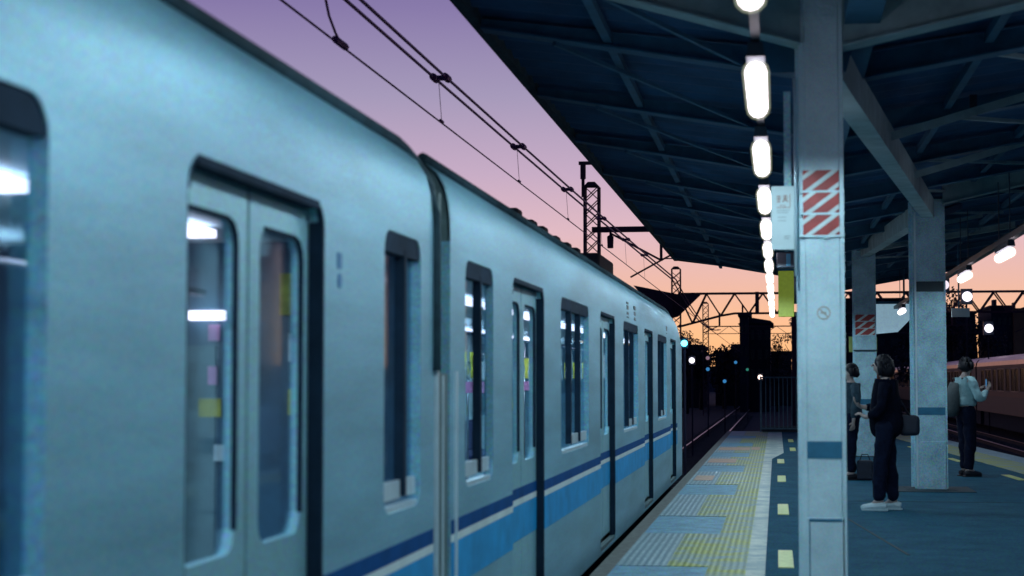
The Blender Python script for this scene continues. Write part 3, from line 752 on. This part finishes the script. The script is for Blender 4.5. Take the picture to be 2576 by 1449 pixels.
s2 = thing('platform_sign', 'small pale board hanging right of the stained pillar under the lamps', 'sign', (3.4, 34, 2.7))
MB().box(3.36, 3.70, 34, 34.06, 2.62, 2.79).build('board', 'sign_w', s2)
MB().tube([(3.5, 34.03, 2.79), (3.5, 34.03, 4.1)], .015, 6).build('drop_rod', 'steel', s2)
yl = thing('yellow_post_sign', 'small yellow plate behind the farthest pillar at head height', 'sign', (1.62, 33.2, 2.0))
MB().box(1.36, 1.88, 33.0, 33.03, 1.93, 2.22).build('plate', 'ydash', yl)
MB().tube([(1.62, 33.05, 0), (1.62, 33.05, 2.2)], .03, 8).build('post', 'steel', yl)
# end-of-platform fence
fc = thing('platform_fence', 'blue grey barred fence panel closing the platform end', 'fence', (.2, 46.6, 0))
for k in range(13): x = -.41 + k * .115; MB().box(x - .012, x + .012, 46.5, 46.53, .12, 1.45).build('bar', 'fence', fc)
for z in (.08, 1.45): MB().box(-.43, 1.0, 46.49, 46.54, z, z + .04).build('rail', 'fence', fc)
for x in (-.45, .97): MB().box(x, x + .03, 46.48, 46.55, 0, 1.5).build('post', 'fence', fc)
MB().box(-.40, 1.2, 46.7, 46.8, 0, .16).build('kick_board', 'dark', fc)
# speaker / tiny light up in the right wing
tl = thing('indicator_light', 'tiny cyan white light point high under the right wing', 'light', (2.3, 15, 3.7))
MB().sphere((1.69, 15.0, 3.70), .012).build('lens', 'e_white', tl)
MB().box(1.66, 1.72, 15.01, 15.07, 3.67, 3.85).build('case', 'dark', tl)

# ------------------------------------------------------------------ overhead line
def lattice_mast(label, x, y, ztop, wdt=.42):
    t = thing('lattice_mast', label, 'mast', (x, y, -1.35), 'lattice masts of the overhead line')
    h = wdt / 2; b = MB()
    for sx in (-h, h):
        for sy in (-h, h): b.box(x + sx - .03, x + sx + .03, y + sy - .03, y + sy + .03, -1.35, ztop)
    b.build('corner_angles', 'mast', t)
    d_ = MB(); z = -1.2
    while z < ztop - .3:
        for (ax, ay, bx_, by) in ((-h, -h, h, -h), (h, -h, -h, -h), (-h, h, h, h), (-h, -h, -h, h), (h, -h, h, h)):
            d_.bar((x + ax, y + ay, z), (x + bx_, y + by, z + .4), .03)
        z += .4
    d_.build('lacing', 'mast', t)
    cp = MB(); cp.prism([(x - h - .03, ztop), (x + h + .03, ztop), (x + h * .5, ztop + .14), (x - h * .5, ztop + .14)], 'y', y - h, y + h); cp.build('cap', 'mast', t)
    return t
m1 = lattice_mast('large near lattice mast rising behind the train roof', -5.45, 51, 7.2)
m2 = lattice_mast('middle lattice mast carrying the left end of the truss gantry', -5.3, 92, 7.35, .46)
m3 = lattice_mast('small distant lattice mast standing under the gantry truss', -5.4, 133, 7.3)
a = MB(); a.tube([(-5.72, 51, 6.9), (-5.72, 51, 7.5)], .05, 8); a.tube([(-5.72, 51, 7.45), (-5.72, 51, 7.95)], .085, 8); a.box(-5.85, -2.2, 50.95, 51.05, 7.88, 7.98)
a.build('top_arm', 'mast', m1)
cb = MB(); cb.box(-5.45, -3.2, 50.9, 51.1, 5.83, 5.99); cb.box(-3.42, -3.34, 50.96, 51.04, 4.95, 5.83)
cb.bar((-4.9, 51, 5.8), (-3.38, 51, 4.97), .06); cb.bar((-3.38, 51, 4.97), (-4.3, 51, 4.47), .05); cb.bar((-3.38, 51, 4.97), (-2.85, 51, 5.25), .05); cb.box(-3.4, -1.8, 50.9, 51.0, 5.0, 5.03)
cb.build('cantilever', 'mast', m1)
ins = MB(); ins.tube([(-4.9, 51, 5.83), (-4.9, 51, 5.75), (-4.9, 51, 5.7), (-4.9, 51, 5.35)], [.03, .03, .10, .09], 8); ins.build('insulator', 'mast', m1)
# truss gantry
gy = 92.0
gt = thing('truss_gantry', 'dark arched truss gantry spanning the tracks against the orange sky', 'gantry', (0, gy, 5))
def chord_lo(x): 
    if x < -2.5: return 4.25 + (x + 5.2) * .26
    if x > 16: return 4.9
    return 4.96
ch = MB(); xs = [-5.2 + k * .75 for k in range(32)]
for i in range(len(xs) - 1):
    ch.bar((xs[i], gy, 6.03), (xs[i + 1], gy, 6.03), .12, .10); ch.bar((xs[i], gy, chord_lo(xs[i])), (xs[i + 1], gy, chord_lo(xs[i + 1])), .12, .10)
    ch.bar((xs[i], gy + .8, 6.03), (xs[i + 1], gy + .8, 6.03), .08, .06); ch.bar((xs[i], gy + .8, chord_lo(xs[i])), (xs[i + 1], gy + .8, chord_lo(xs[i + 1])), .08, .06)
ch.build('chords', 'mast', gt)
wbm = MB()
for i in range(len(xs) - 1):
    a_, b_ = (xs[i], 6.03), (xs[i + 1], chord_lo(xs[i + 1]))
    if i % 2: a_, b_ = (xs[i], chord_lo(xs[i])), (xs[i + 1], 6.03)
    for yy in (gy, gy + .8): wbm.bar((a_[0], yy, a_[1]), (b_[0], yy, b_[1]), .07)
wbm.bar((-1.0, gy, 4.9), (-1.0, gy, 6.1), .2); wbm.build('web', 'mast', gt)
MB().prism([(-7.6, 6.5), (-5.2, 6.0), (-4.0, 5.95), (-5.2, 4.8), (-6.0, 4.6)], 'y', gy - .1, gy + .1).build('gusset', 'mast', gt)
for x in (1.0, 16.5): MB().box(x - .2, x + .2, gy - .2, gy + .2, -1.35, 6.2 if x > 5 else 4.9).build('column', 'mast', gt)
for x in (-3.0, 9.1, 13.2):
    MB().tube([(x, gy, 5), (x, gy, 4.3)], .05, 6).bar((x, gy, 4.3), (x - .9, gy, 3.9), .05).build('dropper_post', 'mast', gt)
tg = thing('truss_gantry', 'second truss gantry farther up the line behind the first', 'gantry', (0, 133, 5))
tb = MB(); tb.box(-5.4, 16, 132.95, 133.05, 5.5, 5.58); tb.box(-5.4, 16, 132.95, 133.05, 4.95, 5.0)
for k in range(24): tb.bar((-5.4 + k * .9, 133, 4.9 if k % 2 else 5.55), (-4.5 + k * .9, 133, 5.55 if k % 2 else 4.9), .035)
tb.build('truss', 'mast', tg)

def sag(y, y0, y1, z0, s): t = (y - y0) / (y1 - y0); return z0 - s * 4 * t * (1 - t)
cw = thing('contact_wire', 'thin single contact wire running above the left train', 'wire', (-3, 30, 3.74))
MB().tube([(-3.0, y, 3.74) for y in (4, 11.5, 20, 30, 51, 92, 133, 200)], [.008, .008, .007, .008, .010, .012, .012, .012], 6).build('wire', 'wire', cw, smooth=True)
for y, l_, r_ in ((11.5, .15, .026), (15.15, .06, .014), (19.9, .06, .014), (24.7, .06, .014), (29.6, .06, .014)):
    MB().tube([(-2.99, y - l_, 3.748), (-2.99, y + l_, 3.748)], r_, 6).build('clamp', 'wire', cw)
jw = thing('jumper_wire', 'curved jumper wire dropping to the contact wire at the frame top', 'wire', (-3, 11.5, 3.8))
MB().tube([(-2.99, 11.5, 3.75), (-3.0, 11.4, 3.80), (-3.02, 11.3, 3.9), (-3.03, 11.2, 4.05), (-3.0, 11.15, 4.2), (-2.98, 11.1, 4.4)], .010, 6).build('wire', 'wire', jw, smooth=True)
mw_ = thing('messenger_wire', 'pair of thick messenger wires with clamps above the contact wire', 'wire', (-3, 30, 4.15))
def mz(y): return 4.14 + .0008 * max(0, y - 12) ** 1.6 * .9
for dx in (-.055, .055):
    MB().tube([(-3.0 + dx, y, mz(y)) for y in (3, 10, 15, 20, 25, 30, 38, 51)], [.014, .014, .013, .013, .014, .015, .017, .02], 8).build('wire', 'wire', mw_, smooth=True)
    MB().tube([(-3.0 + dx, 51 + k * 4.1, mz(51) - .5 * 4 * (k / 10) * (1 - k / 10) - .03 * k) for k in range(0, 11)], .022, 6).build('wire', 'wire', mw_, smooth=True)
for y in (15.15, 19.9, 24.7, 29.6, 34.5, 39.4):
    z = mz(y); k = MB(); k.box(-3.08, -2.92, y - .03, y + .03, z - .02, z + .02)
    for dx in (-.055, .055): k.tube([(-3.0 + dx, y - .09, z), (-3.0 + dx, y + .09, z)], .034, 8)
    k.build('clamp', 'wire', mw_); MB().tube([(-3.02, y, z), (-2.99, y, 3.75)], .003, 4).build('dropper', 'wire', mw_)

# ------------------------------------------------------------------ distant lights on posts
def post_light(label, x, y, z, r, em, name='signal_lamp', cat='signal'):
    t = thing(name, label, cat, (x, y, -1.35))
    MB().sphere((x, y, z), r, 10, 7).build('lens', em, t, smooth=True)
    MB().box(x - r * 1.1, x + r * 1.1, y + r * .6, y + r * 2.2, z - r * 1.5, z + r * 1.6).build('housing', 'dark', t)
    MB().tube([(x, y + r * 1.6, -1.35), (x, y + r * 1.6, z)], .03, 6).build('post', 'bldg', t)
def at(px, py, Y): return ((px - 1953) * Y / 4351.0, Y, 1.4 - (py - 956) * Y / 4300.0)
for lab, px, py, Y, r, em in (('bright cyan signal lamp glowing beside the train cab', 1722, 864, 40, .075, 'e_cyan'),
    ('white lamp just below the cyan signal', 1741, 907, 60, .10, 'e_white'), ('faint pinkish lamp in the dark beyond the train', 1781, 901, 90, .10, 'e_pink'),
    ('small blue signal lamp in the dark beyond the train', 1781, 929, 80, .085, 'e_cy2'), ('small blue signal lamp lowest over the dark track', 1823, 959, 80, .085, 'e_cy2'),
    ('teal signal lamp below the distant roofs', 1851, 912, 110, .10, 'e_cy2'), ('dim green signal lamp in the dark distance', 1880, 930, 110, .09, 'e_green'),
    ('warm white lamp above the left end of the fence', 1912, 949, 60, .085, 'e_warm'), ('cold white lamp in the dark at far right', 2472, 830, 90, .22, 'e_white'),
    ('tall narrow white lamp right of the stained pillar', 2421, 752, 60, .17, 'e_white'), ('small round lamp touching the stained pillar', 2366, 723, 58, .16, 'e_right')):
    x, y, z = at(px, py, Y); post_light(lab, x, y, z, r, M[em] if False else em)

# ------------------------------------------------------------------ the other train
ot = thing('commuter_train', 'reddish commuter train in the dusk on the far right track', 'train', (11.9, 120, -1.1))
XO = 10.5
for ci, (ya, yb) in enumerate(((74, 93.6), (94.2, 113.8), (114.4, 134), (134.6, 154.2), (154.8, 174.4), (175, 194.6))):
    wb = MB(); ops = []
    nd = 4
    for k in range(nd):
        c = ya + 2.6 + k * 4.8; ops.append((c - .65, c + .65, .9, 1.9))
        if k < nd - 1: ops.append((c + 1.25, c + 3.55, .9, 1.9))
    cur = ya
    for (a_, b_, z0, z1) in ops:
        wb.box(XO, XO + .05, cur, a_, -.2, 2.1); wb.box(XO, XO + .05, a_, b_, -.2, z0); wb.box(XO, XO + .05, a_, b_, z1, 2.1); cur = b_
    wb.box(XO, XO + .05, cur, yb, -.2, 2.1)
    wb.box(XO + .05, XO + 2.8, ya, ya + .05, -.2, 2.3)
    wb.build('car_body', 'train_r', ot)
    rf = MB(); pr = [(XO, 2.1), (XO + .03, 2.3), (XO + .15, 2.45), (XO + .5, 2.58), (XO + 1.4, 2.64), (XO + 2.3, 2.58), (XO + 2.8, 2.1)]
    rf.prism(pr, 'y', ya, yb); rf.build('roof', 'train_rr', ot)
    bt = MB(); bt.box(XO - .006, XO, ya, yb, .62, .85); bt.box(XO - .006, XO, ya, yb, 2.0, 2.08); bt.build('belt', 'train_rd', ot)
    gl = MB().box(XO + .02, XO + .03, ya, yb, .85, 1.95).build('window_band', 'win_d', ot)
    MB().box(XO + .3, XO + 2.5, ya + .5, yb - .5, -.95, -.2).build('underframe', 'trim', ot)
    fr = MB()
    for (a_, b_, z0, z1) in ops[1::2]:
        fr.box(XO - .012, XO + .01, a_, b_, z0 - .04, z0); fr.box(XO - .012, XO + .01, a_, b_, z1, z1 + .04); fr.box(XO - .012, XO + .01, (a_ + b_) / 2 - .03, (a_ + b_) / 2 + .03, z0, z1)
    fr.build('window_frames', 'peach', ot)

# ------------------------------------------------------------------ far buildings and trees
def building(label, x0, x1, y, z1, m='bldg', dep=14, roof=None, rows=3, cols=4):
    t = thing('building', label, 'building', ((x0 + x1) / 2, y, -1.35))
    b = MB(); b.box(x0, x1, y, y + dep, -1.35, z1); b.build('wall', m, t)
    r = MB()
    if roof: r.prism([(x0 - .3, z1), (x1 + .3, z1), (x1, z1 + roof * .5), (x0 + (x1 - x0) * .4, z1 + roof)], 'y', y - .2, y + dep)
    else: r.box(x0 - .15, x1 + .15, y - .15, y + dep + .15, z1, z1 + .3)
    r.box(x0 + (x1 - x0) * .2, x0 + (x1 - x0) * .35, y + 2, y + 4, z1 + .3, z1 + 1.1)
    r.build('roof', m, t)
    for i in range(rows):
        for j in range(cols):
            cx_ = x0 + (x1 - x0) * (j + .5) / cols; cz_ = 1.0 + (z1 - 1.2) * (i + .5) / rows; ww = (x1 - x0) / cols * .28
            MB().box(cx_ - ww, cx_ + ww, y - .03, y, cz_ - .4, cz_ + .5).build('window', 'win_d', t)
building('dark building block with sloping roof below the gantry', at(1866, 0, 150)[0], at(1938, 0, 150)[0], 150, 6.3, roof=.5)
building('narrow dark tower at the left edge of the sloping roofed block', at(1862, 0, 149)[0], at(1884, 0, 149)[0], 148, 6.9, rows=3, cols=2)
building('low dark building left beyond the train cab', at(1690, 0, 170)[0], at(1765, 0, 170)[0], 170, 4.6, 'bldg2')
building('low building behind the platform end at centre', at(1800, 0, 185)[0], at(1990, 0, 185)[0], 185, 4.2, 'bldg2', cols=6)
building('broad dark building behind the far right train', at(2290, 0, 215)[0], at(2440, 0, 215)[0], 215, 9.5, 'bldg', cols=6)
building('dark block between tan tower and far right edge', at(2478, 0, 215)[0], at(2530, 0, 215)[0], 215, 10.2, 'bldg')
building('tan tower at far right with sunset glow in its wall colour', at(2532, 0, 214)[0], at(2560, 0, 214)[0], 214, 9.8, 'bldg_o', rows=0)
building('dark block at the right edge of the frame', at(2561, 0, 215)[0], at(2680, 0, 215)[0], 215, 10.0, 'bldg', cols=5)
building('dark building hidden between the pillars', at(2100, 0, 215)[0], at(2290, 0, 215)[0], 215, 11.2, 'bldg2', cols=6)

def tree(label, x, y, ztop, rad, n=1500, seed=1):
    rnd = random.Random(seed)
    t = thing('tree', label, 'tree', (x, y, -1.35))
    tk_ = MB(); base = -1.35; h = ztop - base
    tk_.tube([(x, y, base), (x + .1, y, base + h * .4), (x, y, base + h * .8)], [rad * .10, rad * .07, rad * .02], 8)
    for k in range(6):
        a = k * 1.05; z = base + h * (.35 + .07 * k)
        tk_.tube([(x, y, z), (x + math.cos(a) * rad * .6, y + math.sin(a) * rad * .6, z + h * .18)], [rad * .04, rad * .012], 6)
    tk_.build('trunk', 'bark', t)
    cr = MB(); cl_ = []
    for k in range(16):
        a = rnd.uniform(0, 6.28); q = rnd.uniform(0, .72) * rad; zz = base + h * rnd.uniform(.35, .86)
        cl_.append((x + math.cos(a) * q, y + math.sin(a) * q, zz, rad * rnd.uniform(.28, .48)))
    cl_.append((x, y, ztop - rad * .35, rad * .36))
    for k in range(n):
        c = rnd.choice(cl_)
        dv = Vector((rnd.gauss(0, 1), rnd.gauss(0, 1), rnd.gauss(0, .8))).normalized() * c[3] * rnd.uniform(.5, 1.05)
        p_ = Vector(c[:3]) + dv; s = rad * rnd.uniform(.04, .085)
        u = Vector((rnd.uniform(-1, 1), rnd.uniform(-1, 1), rnd.uniform(-1, 1))).normalized(); v_ = u.orthogonal().normalized()
        cr.add([p_ - u * s, p_ + v_ * s * .7, p_ + u * s, p_ - v_ * s * .7], [(0, 1, 2, 3)])
    cr.build('crown', 'leaf', t)
for i, (px, py, Y, rad, lab) in enumerate(((1728, 830, 140, 1.6, 'dark tree just beyond the train cab'), (1764, 868, 160, 2.3, 'low dark tree right of the cyan signal'),
    (1822, 866, 165, 2.2, 'dark tree under the small distant mast'), (1850, 862, 168, 1.8, 'dark tree touching the dark tower'),
    (1955, 840, 150, 1.4, 'dark tree between building block and near pillar'), (1998, 800, 120, 1.1, 'dark tree at the left edge of the near pillar'),
    (2300, 770, 130, 2.4, 'dark tree behind the stained pillar'), (2380, 730, 135, 2.2, 'tall dark tree behind the right wing lamps'), (2440, 800, 140, 2.2, 'round dark tree over the far right train'))):
    x, y, z = at(px, py, Y); tree(lab, x, y, z, rad, 1400, seed=i + 3)
hl = MB(); n = 60; vs_ = []
rnd = random.Random(5)
for i in range(n + 1):
    x = -260 + i * 9.5; z = 4.0 + 2.5 * math.sin(i * .35) * .4 + rnd.uniform(-.4, .5)
    vs_ += [(x, 400, -1.5), (x, 408 + rnd.uniform(0, 6), z), (x, 460, -1.5)]
hl.add(vs_, [(3 * i, 3 * i + 3, 3 * i + 4, 3 * i + 1) for i in range(n)] + [(3 * i + 1, 3 * i + 4, 3 * i + 5, 3 * i + 2) for i in range(n)])
struct(hl.build('far_hills', 'bldg'))

nb = thing('added_reflection_block', 'pale unseen block added right of the frame to fill the train glass reflections', 'building', (20, 25, -1.35))  # unseen block added so the train glass does not mirror orange sky
MB().box(16.5, 24, -8, 66, -1.35, 7.5).build('wall', 'pillar_d', nb)
MB().box(16.2, 24.3, -8.3, 66.3, 7.5, 7.9).build('roof', 'steel', nb)
for k in range(12):
    for z in (.4, 3.6): MB().box(16.46, 16.5, -5 + k * 6, -2 + k * 6, z, z + 1.6).build('window', 'win_d', nb)
# ------------------------------------------------------------------ people
def skin(name, V, E, m, parent, root, sub_=2):
    names = list(V); me = bpy.data.meshes.new(name)
    me.from_pydata([V[k][0] for k in names], [(names.index(a), names.index(b)) for a, b in E], [])
    me.materials.append(M[m]); o = bpy.data.objects.new(name, me); COL.objects.link(o)
    o.parent = parent
    md = o.modifiers.new('skin', 'SKIN'); md.use_smooth_shade = True; md.branch_smoothing = .3
    if not me.skin_vertices:
        bpy.context.view_layer.objects.active = o
    for i, k in enumerate(names):
        sv = me.skin_vertices[0].data[i]; r_ = V[k][1]; sv.radius = r_ if isinstance(r_, tuple) else (r_, r_); sv.use_root = (k == root)
    sb = o.modifiers.new('subdiv', 'SUBSURF'); sb.levels = sub_; sb.render_levels = sub_
    if name != 'body':
        tx = bpy.data.textures.get('cloth_folds') or bpy.data.textures.new('cloth_folds', 'CLOUDS'); tx.noise_scale = .13; tx.noise_depth = 3
        sb.levels = sb.render_levels = 3
        dm = o.modifiers.new('folds', 'DISPLACE'); dm.texture = tx; dm.strength = .045; dm.mid_level = .5
    return o
def hand(V, E, wrist, at_, d, side, curl=.5, pre='r'):
    """palm and five curled fingers from the wrist vertex; d = pointing direction, side = thumb direction"""
    d = Vector(d).normalized(); s = Vector(side).normalized(); n = d.cross(s).normalized(); p0 = Vector(at_)
    pal = p0 + d * .05; V[pre + 'palm'] = (tuple(pal), (.026, .016)); E.append((wrist, pre + 'palm'))
    kn = p0 + d * .085
    for i, (o, L) in enumerate(((.030, .068), (.010, .076), (-.010, .070), (-.028, .055))):
        a = kn + s * o; b = a + (d * math.cos(curl) + n * math.sin(curl)) * L * .5; c = b + (d * math.cos(2 * curl) + n * math.sin(2 * curl)) * L * .5
        for q, pt, rr_ in (('a', a, .0095), ('b', b, .0085), ('c', c, .007)): V[f'{pre}f{i}{q}'] = (tuple(pt), rr_)
        E += [(pre + 'palm', f'{pre}f{i}a'), (f'{pre}f{i}a', f'{pre}f{i}b'), (f'{pre}f{i}b', f'{pre}f{i}c')]
    a = p0 + d * .03 + s * .034; b = a + d * .03 + s * .018 + n * .012
    V[pre + 'ta'] = (tuple(a), .011); V[pre + 'tb'] = (tuple(b), .009); E += [(pre + 'palm', pre + 'ta'), (pre + 'ta', pre + 'tb')]
def person(label, loc, face, h, coat, trousers, shoes, arms, hair_long, coat_len=.45, wide=1.0, stance=.10, hairmat='hair', head_tilt=0.0, swell=0):
    """local frame: +x faces forward, y left, z up; rotated to 'face' degrees"""
    t = thing('person', label, 'person', loc); t.rotation_euler = (0, 0, R(face)); s = h / 1.70
    V, E = {}, []
    def v(k, x, y, z, r): V[k] = ((x * s, y * s, z * s), tuple(q * s for q in r) if isinstance(r, tuple) else r * s)
    v('pelvis', 0, 0, .93, (.15, .11)); v('waist', 0, 0, 1.06, (.125, .095)); v('chest', .0, 0, 1.26, (.155, .115)); v('collar', -.01, 0, 1.40, (.10, .075))
    v('neck', 0.0, 0, 1.47, .052); v('skull_low', .03 + head_tilt, 0, 1.545, (.066, .078)); v('skull', .015 + head_tilt, 0, 1.615, (.073, .092)); v('crown', .0 + head_tilt, 0, 1.665, (.050, .062))
    E += [('pelvis', 'waist'), ('waist', 'chest'), ('chest', 'collar'), ('collar', 'neck'), ('neck', 'skull_low'), ('skull_low', 'skull'), ('skull', 'crown')]
    v('nose', .125 + head_tilt, 0, 1.585, .010); v('nose0', .10 + head_tilt, 0, 1.60, .016); E += [('skull', 'nose0'), ('nose0', 'nose')]
    for sgn, nm in ((1, 'l'), (-1, 'r')):
        fx = stance * (.5 if sgn > 0 else -.5)
        v(nm + 'hip', 0, sgn * .085, .88, .088); v(nm + 'knee', .02 + fx * .6, sgn * .095, .49, .058); v(nm + 'ankle', fx, sgn * .10, .09, .038)
        v(nm + 'heel', fx - .03, sgn * .10, .035, .034); v(nm + 'toe', fx + .16, sgn * .115, .03, (.03, .024))
        E += [('pelvis', nm + 'hip'), (nm + 'hip', nm + 'knee'), (nm + 'knee', nm + 'ankle'), (nm + 'ankle', nm + 'heel'), (nm + 'ankle', nm + 'toe')]
        el, wr, hd_, th = arms[0] if sgn > 0 else arms[1]
        v(nm + 'sh', -.01, sgn * .175, 1.36, .055); v(nm + 'el', *el, .040); v(nm + 'wr', *wr, .027)
        E += [('collar', nm + 'sh'), (nm + 'sh', nm + 'el'), (nm + 'el', nm + 'wr')]
        hand(V, E, nm + 'wr', [q * s for q in wr], hd_, th, .5, nm)
    body = skin('body', V, E, 'skin', t, 'pelvis')
    # trousers
    TV, TE = {}, []
    def tv(k, x, y, z, r): TV[k] = ((x * s, y * s, z * s), tuple(q * s for q in r) if isinstance(r, tuple) else r * s)
    tv('w', 0, 0, 1.08, (.15, .118)); tv('p', 0, 0, .95, (.17 * wide, .14)); TE.append(('w', 'p'))
    for sgn, nm in ((1, 'l'), (-1, 'r')):
        fx = stance * (.5 if sgn > 0 else -.5)
        tv(nm + 'h', 0, sgn * .085, .84, .112); tv(nm + 'k', .02 + fx * .6, sgn * .095, .49, .088); tv(nm + 'a', fx, sgn * .10, .085, .072)
        TE += [('p', nm + 'h'), (nm + 'h', nm + 'k'), (nm + 'k', nm + 'a')]
    skin('trousers', TV, TE, trousers, t, 'p')
    # coat / top with sleeves
    CV, CE = {}, []
    def cv(k, x, y, z, r): CV[k] = ((x * s, y * s, z * s), tuple(q * s for q in r) if isinstance(r, tuple) else r * s)
    cv('hem', -.01, 0, 1.40 - coat_len - .06, (.19 * wide, .165)); cv('mid', 0, 0, 1.10, (.165 * wide, .14)); cv('ch', 0, 0, 1.27, (.175 * wide, .14)); cv('col', -.01, 0, 1.41, (.115, .09))
    CE += [('hem', 'mid'), ('mid', 'ch'), ('ch', 'col')]
    for sgn, nm in ((1, 'l'), (-1, 'r')):
        el, wr, _, _ = arms[0] if sgn > 0 else arms[1]
        w2 = [el[i] + (wr[i] - el[i]) * .88 for i in range(3)]
        cv(nm + 's', -.01, sgn * .175, 1.36, .074); cv(nm + 'e', *el, .062); cv(nm + 'w', *w2, .045)
        CE += [('col', nm + 's'), (nm + 's', nm + 'e'), (nm + 'e', nm + 'w')]
    skin('coat', CV, CE, coat, t, 'ch')
    # hair
    hb = MB(); hb.sphere(((-.012 + head_tilt) * s, 0, 1.622 * s), .100 * s, 16, 10, (1.0, .88, 1.02))
    if hair_long:
        hb.tube([((-.03 + head_tilt) * s, 0, 1.64 * s), ((-.045 + head_tilt) * s, 0, 1.54 * s), ((-.04 + head_tilt) * s, 0, (1.64 - hair_long) * s)], [.088 * s, .098 * s, .07 * s], 12)
        for sg in (-1, 1): hb.tube([((.02 + head_tilt) * s, sg * .075 * s, 1.64 * s), ((.01 + head_tilt) * s, sg * .085 * s, (1.62 - hair_long * .8) * s)], [.04 * s, .03 * s], 8)
    rh = random.Random(int(h * 100))
    for _ in range(60):                               # loose locks
        a_ = rh.uniform(1.2, 5.1); zz = rh.uniform(1.60, 1.72); rr_ = .093 * math.sqrt(max(.05, 1 - ((zz - 1.62) / .105) ** 2))
        p0 = Vector(((math.cos(a_) * rr_ - .012 + head_tilt), math.sin(a_) * rr_ * .9, zz)); ln_ = rh.uniform(.06, .13) if hair_long > .12 else rh.uniform(.03, .06)
        hb.tube([p0 * s, (p0 + Vector((math.cos(a_) * .016, math.sin(a_) * .016, -ln_ * .5))) * s, (p0 + Vector((math.cos(a_) * .010, math.sin(a_) * .010, -ln_))) * s], [.013 * s, .012 * s, .003 * s], 5)
    hb.build('hair', hairmat, None, smooth=True).parent = t
    # face
    fc_ = MB()
    for sg in (-1, 1): fc_.sphere(((.098 + head_tilt) * s, sg * .032 * s, 1.60 * s), .011 * s, 8, 6)
    fc_.build('eyes', 'dark', None).parent = t
    MB().sphere(((.092 + head_tilt) * s, 0, 1.545 * s), .02 * s, 8, 6, (.4, 1.1, .3)).build('mouth', 'sign_r', None).parent = t
    for sgn in (1, -1):
        fx = stance * (.5 if sgn > 0 else -.5)
        sh = MB(); x, y = fx * s, sgn * .105 * s
        sh.tube([(x - .075 * s, y, .045 * s), (x - .02 * s, y, .055 * s), (x + .07 * s, y + sgn * .006, .045 * s), (x + .175 * s, y + sgn * .012, .032 * s), (x + .20 * s, y + sgn * .012, .028 * s)], [.035 * s, .047 * s, .046 * s, .036 * s, .02 * s], 10)
        sh.box(x - .09 * s, x + .19 * s, y - .042 * s, y + .046 * s, 0, .018 * s)
        sh.build('shoe', shoes, None, smooth=False, bevel=.006).parent = t
    return t
Y1 = 18.9
# dark figure, facing the train (towards -x)
down = ((.02, .235, 1.10), (.06, .235, .87), (.1, 0, -1), (1, 0, 0))
downr = ((.02, -.235, 1.10), (.06, -.235, .87), (.1, 0, -1), (1, 0, 0))
phone = ((.06, -.24, 1.12), (.27, -.13, 1.13), (.6, .35, .4), (0, 1, .2))
phonel = ((.04, .23, 1.10), (.20, .16, 1.02), (.6, -.35, .4), (0, -1, .2))
D1 = person('person in long black coat and black trousers with pale shoes standing beside the near pillar', (1.16, Y1, 0), 172, 1.66, 'coat', 'coat2', 'shoe_w', (phonel, phone), .17, coat_len=.60, wide=1.18, stance=.14, head_tilt=.03)
D2 = person('person in pale shirt and black trousers looking at a phone right of the stained pillar', (2.72, 25.7, 0), 28, 1.72, 'shirt', 'coat2', 'shoe_d', (((.10, .23, 1.12), (.30, .12, 1.24), (.6, -.3, .6), (0, -1, .2)), ((.08, -.24, 1.10), (.30, -.10, 1.24), (.6, .3, .6), (0, 1, .2))), .10, coat_len=.36, stance=.06, head_tilt=.03)
D3 = person('person in grey teal coat and dark trousers half hidden behind the near pillar', (1.03, 24.6, 0), 200, 1.62, 'greycoat', 'coat2', 'shoe_d', (down, downr), .12, coat_len=.50)
# things they carry
bgk = thing('shoulder_bag', 'black shoulder bag jutting out behind the person in the black coat', 'bag', (1.45, 18.95, .95))
bb = MB(); bb.box(1.30, 1.52, 18.88, 19.12, .80, 1.02); bb.build('pouch', 'bag', bgk, bevel=.05, seg=4)
MB().tube([(1.42, 18.98, 1.0), (1.30, 18.86, 1.2), (1.18, 18.78, 1.42)], .012, 6).build('strap', 'bag', bgk, smooth=True)
bpk = thing('backpack', 'dark backpack on the back of the person in the pale shirt', 'backpack', (2.52, 25.6, 1.15))
b_ = MB(); b_.tube([(2.52, 25.58, .88), (2.51, 25.57, .98), (2.52, 25.58, 1.18), (2.55, 25.6, 1.36)], [.08, .11, .105, .06], 12); b_.build('sack', 'bag_b', bpk, smooth=True)
for sg in (-1, 1):
    MB().tube([(2.6 - sg * .05, 25.66 + sg * .1, 1.42), (2.72 - sg * .05, 25.70 + sg * .12, 1.45), (2.84 - sg * .05, 25.74 + sg * .1, 1.30)], .014, 6).build('strap', 'bag_b', bpk, smooth=True)
ph_ = thing('smartphone', 'phone held up by the person in the pale shirt', 'phone', (3.05, 25.86, 1.33))
MB().box(3.035, 3.045, 25.82, 25.90, 1.27, 1.42).build('case', 'dark', ph_)
MB().box(3.030, 3.0348, 25.825, 25.895, 1.28, 1.41).build('screen', 'e_cy2', ph_)
hb_ = thing('handbag', 'dark handbag standing on the platform beside the half hidden person', 'bag', (1.2, 24.5, 0))
MB().box(1.10, 1.32, 24.42, 24.56, 0.005, .28).build('pouch', 'bag', hb_, bevel=.03, seg=3)
MB().tube([(1.14, 24.49, .28), (1.17, 24.49, .36), (1.25, 24.49, .36), (1.28, 24.49, .28)], .008, 6).build('handle', 'bag', hb_)
